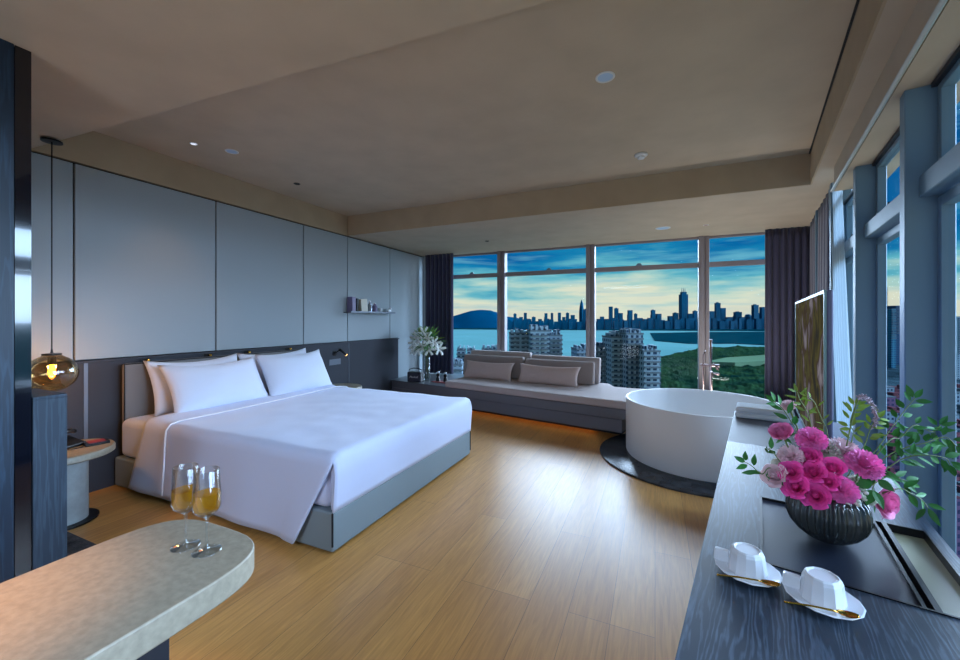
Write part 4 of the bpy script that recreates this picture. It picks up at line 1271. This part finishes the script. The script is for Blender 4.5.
wine_glass(-1.212, .683, 'left wine glass of golden wine near the rounded table end')
wine_glass(-1.132, .692, 'right wine glass of golden wine near the rounded table end')
# half height divider beside partition
w = thing('divider', 'blue grey wooden divider block at hanging lamp, waist high', 'divider', (-2.83, .90, 0))
w['label'] = 'waist high blue grey wooden divider beside the partition, in front of the hanging lamp'
bm = NB(); box(bm, -.17, .17, -.058, .060, 0, 1.02); obj('body', bm, 'box', w, bevel=.002)
bm = NB(); box(bm, -.17, .17, -.058, .060, 1.02, 1.035); obj('cap', bm, 'box', w, bevel=.002)
bm = NB(); prism(bm, [(-4.1, .1), (-3.13, .1), (-3.13, 1.27), (-4.1, 1.27)], 0.001, .015)
o = obj('rug', bm, 'rug', bevel=.004); tag(o, 'dark mottled rug on the floor beside the bedside table', 'rug')
# warm downlight above the stone table (out of frame, over the entrance side)
sl = bpy.data.lights.new('table_downlight', 'SPOT'); sl.energy = 300; sl.color = (1, .44, .13); sl.spot_size = rad(36); sl.spot_blend = 1; sl.shadow_soft_size = .05
so2 = bpy.data.objects.new('table_downlight', sl); COL.objects.link(so2); so2.location = (-1.5, -.2, 2.6)
so2.rotation_euler = (Vector((-1.50, .12, .76)) - Vector((-1.5, -.2, 2.6))).to_track_quat('-Z', 'Y').to_euler()

# ================================================================== OUTSIDE
M['sea'] = mat('sea_water', (92, 142, 142), .9, spec=.0, nscale=.004, namt=.08)
M['forest'] = mat('forest_green', (8, 38, 34), .95, spec=0, nscale=.03, col2=(40, 68, 40), namt=0)
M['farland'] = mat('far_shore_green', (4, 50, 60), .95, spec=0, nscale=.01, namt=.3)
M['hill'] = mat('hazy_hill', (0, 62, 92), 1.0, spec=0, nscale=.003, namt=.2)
M['mud'] = mat('pond_water', (96, 124, 96), .8, spec=0)
M['citybase'] = mat('city_ground', (50, 70, 78), .95, spec=0, nscale=.03, namt=.4)


def sea():
    bm = NB(); prism(bm, [(-16000, 60), (16000, 60), (16000, 20000), (-16000, 20000)], G - 2, G)
    o = obj('sea', bm, 'sea'); o['kind'] = 'structure'; o['label'] = 'calm teal bay water'; return o


sea()


def gpt(px, py, z=G):
    d = 395 * (1.4 - z) / (py - 319.5); return at(px, py, d)


def land(name, pts_px, z, m, label, kind='structure', h=1.0):
    pts = [gpt(a, b_, z) for a, b_ in pts_px]; bm = NB(); prism(bm, [(p_.x, p_.y) for p_ in pts], G - 1, z)
    o = obj(name, bm, m); o['kind'] = kind; o['label'] = label; return o


# far shore strips
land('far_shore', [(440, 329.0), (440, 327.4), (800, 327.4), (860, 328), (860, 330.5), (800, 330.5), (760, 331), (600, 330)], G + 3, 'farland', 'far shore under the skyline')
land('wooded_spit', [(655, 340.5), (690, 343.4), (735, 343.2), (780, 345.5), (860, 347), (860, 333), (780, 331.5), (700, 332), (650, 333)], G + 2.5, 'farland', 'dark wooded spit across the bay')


def forest():
    """near wooded shore: height field with canopy bumps"""
    bm = NB(); nu, nv = 260, 190; rows = []
    edge = [(560, 372), (600, 366), (655, 359), (680, 353), (700, 348), (740, 346.5), (780, 348), (860, 349), (980, 350)]
    def top(px):
        for (a, b_), (c_, d_) in zip(edge, edge[1:]):
            if a <= px <= c_: return b_ + (d_ - b_) * (px - a) / (c_ - a)
        return edge[-1][1]
    for j in range(nv + 1):
        row = []
        for i in range(nu + 1):
            px = 661 + (824 - 661) * i / nu; y0 = top(px) + 1.0 * noise.noise(Vector((px * .06, 0, 0))); t = (j / nv)
            py = y0 + (470 - y0) * t ** 1.5
            p_ = gpt(px, py, G + 6)
            h_ = 0 if j == 0 else 1
            z = G + (h_ * (5 + 6 * abs(noise.noise(p_ * .045)) + 4 * abs(noise.noise(p_ * .12))) if j else -1)
            row.append(bm.verts.new((p_.x, p_.y, z)))
        rows.append(row)
    for a, b_ in zip(rows, rows[1:]):
        for i in range(nu): bm.faces.new((a[i], a[i + 1], b_[i + 1], b_[i]))
    o = obj('forest', bm, 'forest', smooth=True); o['kind'] = 'stuff'; tag(o, 'dense green mangrove woods along the near shore', 'forest', kind='stuff')
    return o


forest()
land('pond', [(706, 361.5), (726, 357.5), (770, 354.5), (800, 354), (800, 358.5), (760, 361), (735, 362.5)], G + 16, 'mud', 'pale pond among the woods')
land('city_ground', [(790, 600), (1150, 600), (1100, 322), (838, 322)], G + 2, 'citybase', 'hazy city ground seen from the side windows')
land('city_block_ground', [(430, 600), (668, 600), (664, 372), (600, 374), (560, 372), (430, 366)], G + 3, 'citybase', 'street level under the near apartment towers')

# hills on the left
bm = NB(); n = 60; D = 5600
prof_h = [(436, 326), (450, 317), (462, 313.5), (470, 311), (480, 309.8), (490, 310.2), (497, 312.5), (504, 316), (515, 317.5), (530, 321), (560, 325), (600, 327.8)]
def ph(px):
    for (a, b_), (c_, d_) in zip(prof_h, prof_h[1:]):
        if a <= px <= c_: return b_ + (d_ - b_) * (px - a) / (c_ - a)
    return 327.8
rows = []
for i in range(n + 1):
    px = 436 + (600 - 436) * i / n; top_ = at(px, ph(px) + .5 * noise.noise(Vector((px * .2, 0, 0))), D); row = []
    for j in range(7):
        a = (j - 3) / 3 * 900; base = top_ + CF * a; hgt = (top_.z - G) * (1 - abs(j - 3) / 3) ** .8
        row.append(bm.verts.new((base.x, base.y, G + hgt - (1 if abs(j - 3) == 3 else 0))))
    rows.append(row)
for a, b_ in zip(rows, rows[1:]):
    for j in range(6): bm.faces.new((a[j], a[j + 1], b_[j + 1], b_[j]))
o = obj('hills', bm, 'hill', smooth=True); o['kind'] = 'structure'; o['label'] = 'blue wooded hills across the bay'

# skyline towers
def tower_mat(name, c, cw, wx=.16, wz=.12, rough=.5):
    m = mat(name, c, rough, spec=.05)
    t = m.node_tree; b_ = t.nodes['Principled BSDF']; n_ = t.nodes.new; l = t.links.new
    g = n_('ShaderNodeTexCoord'); mp = n_('ShaderNodeMapping'); mp.inputs['Rotation'].default_value = (PI / 2, 0, 0)
    s_ = n_('ShaderNodeSeparateXYZ'); cb = n_('ShaderNodeCombineXYZ'); ad_ = n_('ShaderNodeMath'); ad_.operation = 'ADD'
    l(g.outputs['Object'], s_.inputs[0]); l(s_.outputs['X'], ad_.inputs[0]); l(s_.outputs['Y'], ad_.inputs[1])
    l(ad_.outputs[0], cb.inputs['X']); l(s_.outputs['Z'], cb.inputs['Y'])
    br = n_('ShaderNodeTexBrick'); br.offset = 0; br.inputs['Scale'].default_value = 1
    br.inputs['Brick Width'].default_value = wx; br.inputs['Row Height'].default_value = wz; br.inputs['Mortar Size'].default_value = min(wx, wz) * .26
    br.inputs['Color1'].default_value = (*lin(cw), 1); br.inputs['Color2'].default_value = (*[x * .7 for x in lin(cw)], 1); br.inputs['Mortar'].default_value = (*lin(c), 1)
    l(cb.outputs[0], br.inputs[0]); l(br.outputs[0], b_.inputs['Base Color'])
    return m


M['far1'] = tower_mat('far_tower_haze_blue', (0, 84, 112), (0, 70, 98), 22, 16, .6)  # distance haze mixed into the blue of both skyline facades
M['far2'] = tower_mat('far_tower_haze_deep', (0, 68, 94), (6, 84, 110), 16, 20, .6)
M['apt'] = tower_mat('apartment_facade', (132, 154, 164), (44, 64, 84), 3.6, 3.0, .7)
M['apt2'] = tower_mat('apartment_facade_cool', (118, 138, 150), (40, 60, 82), 3.0, 3.0, .7)
M['blueT'] = tower_mat('blue_tower_facade', (40, 112, 134), (8, 66, 100), 7, 3.6, .4)
M['navyT'] = tower_mat('navy_tower_facade', (18, 66, 96), (6, 38, 68), 6, 5, .4)
M['brick'] = tower_mat('red_brick_facade', (124, 74, 82), (66, 52, 72), 3.2, 3.2, .8)
M['brick2'] = tower_mat('mauve_brick_facade', (104, 78, 104), (56, 56, 86), 3.5, 3.3, .8)
M['roofgrey'] = mat('roof_grey', (92, 104, 110), .8, spec=0)
M['roofred'] = mat('roof_dull_red', (96, 62, 68), .9, spec=0)

sky_list = [(515, 3, 313.8, 0), (521, 4, 317, 0), (525.3, 3.2, 312.8, 0), (533.7, 4, 317, 0), (540, 4, 319, 0), (546, 3, 313.2, 0), (552, 2.6, 313.2, 0), (559.4, 3, 312.6, 0), (563.7, 3, 317, 0), (567.5, 3.2, 313, 0), (572.7, 4, 315, 0),
            (581.6, 5.5, 299.4, 1), (585.5, 4, 309.5, 0), (602, 4, 316.6, 0), (610.7, 3.8, 306.6, 0), (616.3, 4, 308.4, 0), (620.6, 4, 313, 0), (630, 4.5, 310.2, 0), (635.6, 3, 313.8, 0), (640, 5, 318, 0), (645, 4, 319, 0),
            (653, 4, 310.2, 0), (658.5, 5, 313.8, 0), (671, 6, 316, 0), (675.5, 5, 313, 0), (683.4, 6.8, 292, 2), (690, 5, 313.6, 0), (695, 4, 311, 0), (701, 3, 312, 0), (711.4, 5, 311.2, 0), (717.5, 4.8, 303, 0), (722.6, 5, 308, 0),
            (729, 6, 317, 0), (737.6, 6.5, 312, 0), (742, 5, 317, 0), (748, 7, 314, 3), (755, 5.5, 305, 0), (759, 3, 313, 0), (763, 5.5, 307, 0), (770, 6, 309, 0), (778, 6, 304, 0)]
rs = random.Random(21); px = 506
while px < 598:
    w_ = rs.uniform(2.6, 5); sky_list.append((px, w_, rs.uniform(318.2, 322.2), 4)); px += w_ * .92
px = 599
while px < 790:
    w_ = rs.uniform(3.2, 6); sky_list.append((px, w_, rs.uniform(317.5, 321.2), 4)); px += w_ * .95
fars = ['low haze-blue tower in the distant skyline across the bay', 'slim haze-blue tower standing above the distant skyline']
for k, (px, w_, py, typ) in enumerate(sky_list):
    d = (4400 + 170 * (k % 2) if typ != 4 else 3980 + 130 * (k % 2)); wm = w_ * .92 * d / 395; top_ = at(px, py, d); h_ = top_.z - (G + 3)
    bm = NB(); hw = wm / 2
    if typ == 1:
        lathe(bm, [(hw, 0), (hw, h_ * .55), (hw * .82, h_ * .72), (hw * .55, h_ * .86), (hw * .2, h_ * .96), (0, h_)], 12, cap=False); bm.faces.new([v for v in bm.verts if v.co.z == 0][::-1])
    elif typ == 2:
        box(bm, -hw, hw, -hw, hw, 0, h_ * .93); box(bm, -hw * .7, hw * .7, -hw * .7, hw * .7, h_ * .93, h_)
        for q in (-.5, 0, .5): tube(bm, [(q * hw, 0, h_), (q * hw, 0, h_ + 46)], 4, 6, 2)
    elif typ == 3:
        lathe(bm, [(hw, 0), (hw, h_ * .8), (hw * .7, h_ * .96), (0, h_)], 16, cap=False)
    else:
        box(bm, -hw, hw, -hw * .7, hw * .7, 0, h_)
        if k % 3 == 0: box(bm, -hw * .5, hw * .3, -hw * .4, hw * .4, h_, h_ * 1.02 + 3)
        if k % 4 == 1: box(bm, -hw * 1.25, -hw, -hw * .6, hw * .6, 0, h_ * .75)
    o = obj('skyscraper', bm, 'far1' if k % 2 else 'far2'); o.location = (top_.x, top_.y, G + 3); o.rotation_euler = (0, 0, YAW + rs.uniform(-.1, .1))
    if typ == 1: lb = 'tapering pointed skyscraper, tallest left of the second mullion'
    elif typ == 2: lb = 'tallest square skyscraper with rooftop antennas in the third window bay'
    elif typ == 3: lb = 'dome topped tower in the rightmost bay of the skyline'
    else: lb = fars[0] if py > 316 else fars[1]
    tag(o, lb, 'skyscraper', None if typ in (1, 2, 3) else ('low towers of the distant skyline' if py > 316 else 'slim towers of the distant skyline'))


# near apartment towers
def apartment(name, px0, px1, pytop, d, m, label, extras=(), zb=G + 3, depth=18, roofbits=True):
    a = at(px0, pytop, d); b_ = at(px1, pytop, d); c_ = (a + b_) / 2; w_ = (b_ - a).length; h_ = a.z - zb
    t = thing(name, label, 'building', (c_.x, c_.y, zb), YAW)
    bm = NB(); box(bm, -w_ / 2, w_ / 2, 0, depth, 0, h_); obj('wall', bm, m, t)
    bm = NB(); box(bm, -w_ / 2 - .3, w_ / 2 + .3, -.3, depth, h_, h_ + .9)
    obj('roof_parapet', bm, 'roofgrey', t)
    if roofbits:
        bm = NB(); rr_ = random.Random(int(px0 * 7))
        for q in range(4):
            x_ = -w_ / 2 + w_ * (q + .15) / 4; ww = w_ / 4 * rr_.uniform(.35, .8); box(bm, x_, x_ + ww, 2, depth * .7, h_ + .9, h_ + rr_.uniform(2, 4.5))
        obj('rooftop_rooms', bm, m, t)
    # balcony bays
    bm = NB(); nb = max(2, int(w_ / 9)); fl_ = int(min(h_, 60) / 3)
    for q in range(nb):
        x_ = -w_ / 2 + w_ * (q + .5) / nb
        for f_ in range(fl_):
            z_ = h_ - 3 * (f_ + 1); box(bm, x_ - 2.2, x_ + 2.2, -1.5, .0, z_, z_ + 1.0)
    obj('balconies', bm, 'roofgrey', t)
    return t


apartment('apartment_building', 511, 530, 334, 270, 'apt', 'left wing of the pale apartment block seen in the second window bay')
apartment('apartment_building', 530.6, 549.6, 331.5, 258, 'apt', 'taller middle wing of the pale apartment block in the second window bay')
apartment('apartment_building', 550, 562, 336, 262, 'apt2', 'right wing of the pale apartment block in the second window bay')
apartment('apartment_building', 577, 592, 350, 280, 'apt2', 'low apartment roof just left of the second mullion')
apartment('apartment_building', 596, 611, 348, 250, 'apt2', 'left wing of the large apartment tower in the third window bay')
apartment('apartment_building', 611.5, 626, 338, 238, 'apt', 'second wing of the large apartment tower in the third window bay')
apartment('apartment_building', 626.5, 643, 334.5, 230, 'apt2', 'tallest wing of the large apartment tower in the third window bay')
apartment('apartment_building', 643.6, 660, 352, 222, 'apt', 'right wing of the large apartment tower beside the woods')
apartment('apartment_building', 453, 462, 366, 240, 'apt2', 'low apartment block at the far left behind the curtain edge')
apartment('apartment_building', 457, 465, 351, 330, 'apt', 'small distant apartment roof left of the first mullion')
apartment('apartment_building', 467, 475, 351, 330, 'apt', 'small distant apartment roof next to the first mullion')
apartment('apartment_building', 482, 500, 350.5, 300, 'apt2', 'apartment roof just below the first mullion')
# right-hand city
R_ = [(884, 887.2, 287, 900, 'navyT', 'slim dark tower, tallest beside the first side column'), (887.5, 891.5, 312, 850, 'blueT', 'blue tower left of the pair between the side columns'),
      (891.5, 896, 309, 800, 'blueT', 'teal striped tower between the side columns'), (896, 903, 306, 860, 'navyT', 'navy tower against the wide side column'),
      (830, 846, 318, 950, 'blueT', 'pale blue tower behind the sheer curtain'),
      (953, 957, 319, 700, 'apt2', 'white tower at the right edge of the frame'), (957, 975, 317, 650, 'apt', 'pale tower cut by the right edge of the frame'),
      ]
for a, b_, c_, d, m, lb in R_:
    apartment('tower_block', a, b_, c_, d, m, lb, depth=40, roofbits=False)
lowb = []
rs = random.Random(4)
k = 0
words = ['beside', 'below', 'behind', 'left of', 'right of', 'in front of']
rowsb = [(389, 330, 'brick'), (396, 300, 'brick2'), (414, 270, 'apt2'), (427, 240, 'brick2'), (440, 215, 'brick'), (455, 195, 'brick2'), (475, 175, 'brick'), (500, 160, 'brick2')]
for (py, d, m) in rowsb:
    px = 868
    while px < 1005:
        w_ = rs.uniform(7, 11); yy = py + rs.uniform(-3, 3)
        if not (908 < px < 944):
            a = at(px, yy, d); b2 = at(px + w_, yy, d); cc = (a + b2) / 2; ww = (b2 - a).length
            if a.z > G + 8:
                t = thing('low_building', 'reddish low city building far below the side windows', 'building', (cc.x, cc.y, G + 2), YAW, group='low city buildings below the side windows')
                bm = NB(); box(bm, -ww / 2, ww / 2, 0, 14, 0, a.z - G - 2); obj('wall', bm, m if rs.random() > .25 else 'apt2', t)
                bm = NB(); box(bm, -ww / 2 - .2, ww / 2 + .2, -.2, 14.2, a.z - G - 2, a.z - G - 1.4); box(bm, -ww / 4, ww / 6, 4, 9, a.z - G - 1.4, a.z - G + .8); obj('roof', bm, 'roofred' if rs.random() > .3 else 'roofgrey', t)
        px += w_ + rs.uniform(.3, 1)
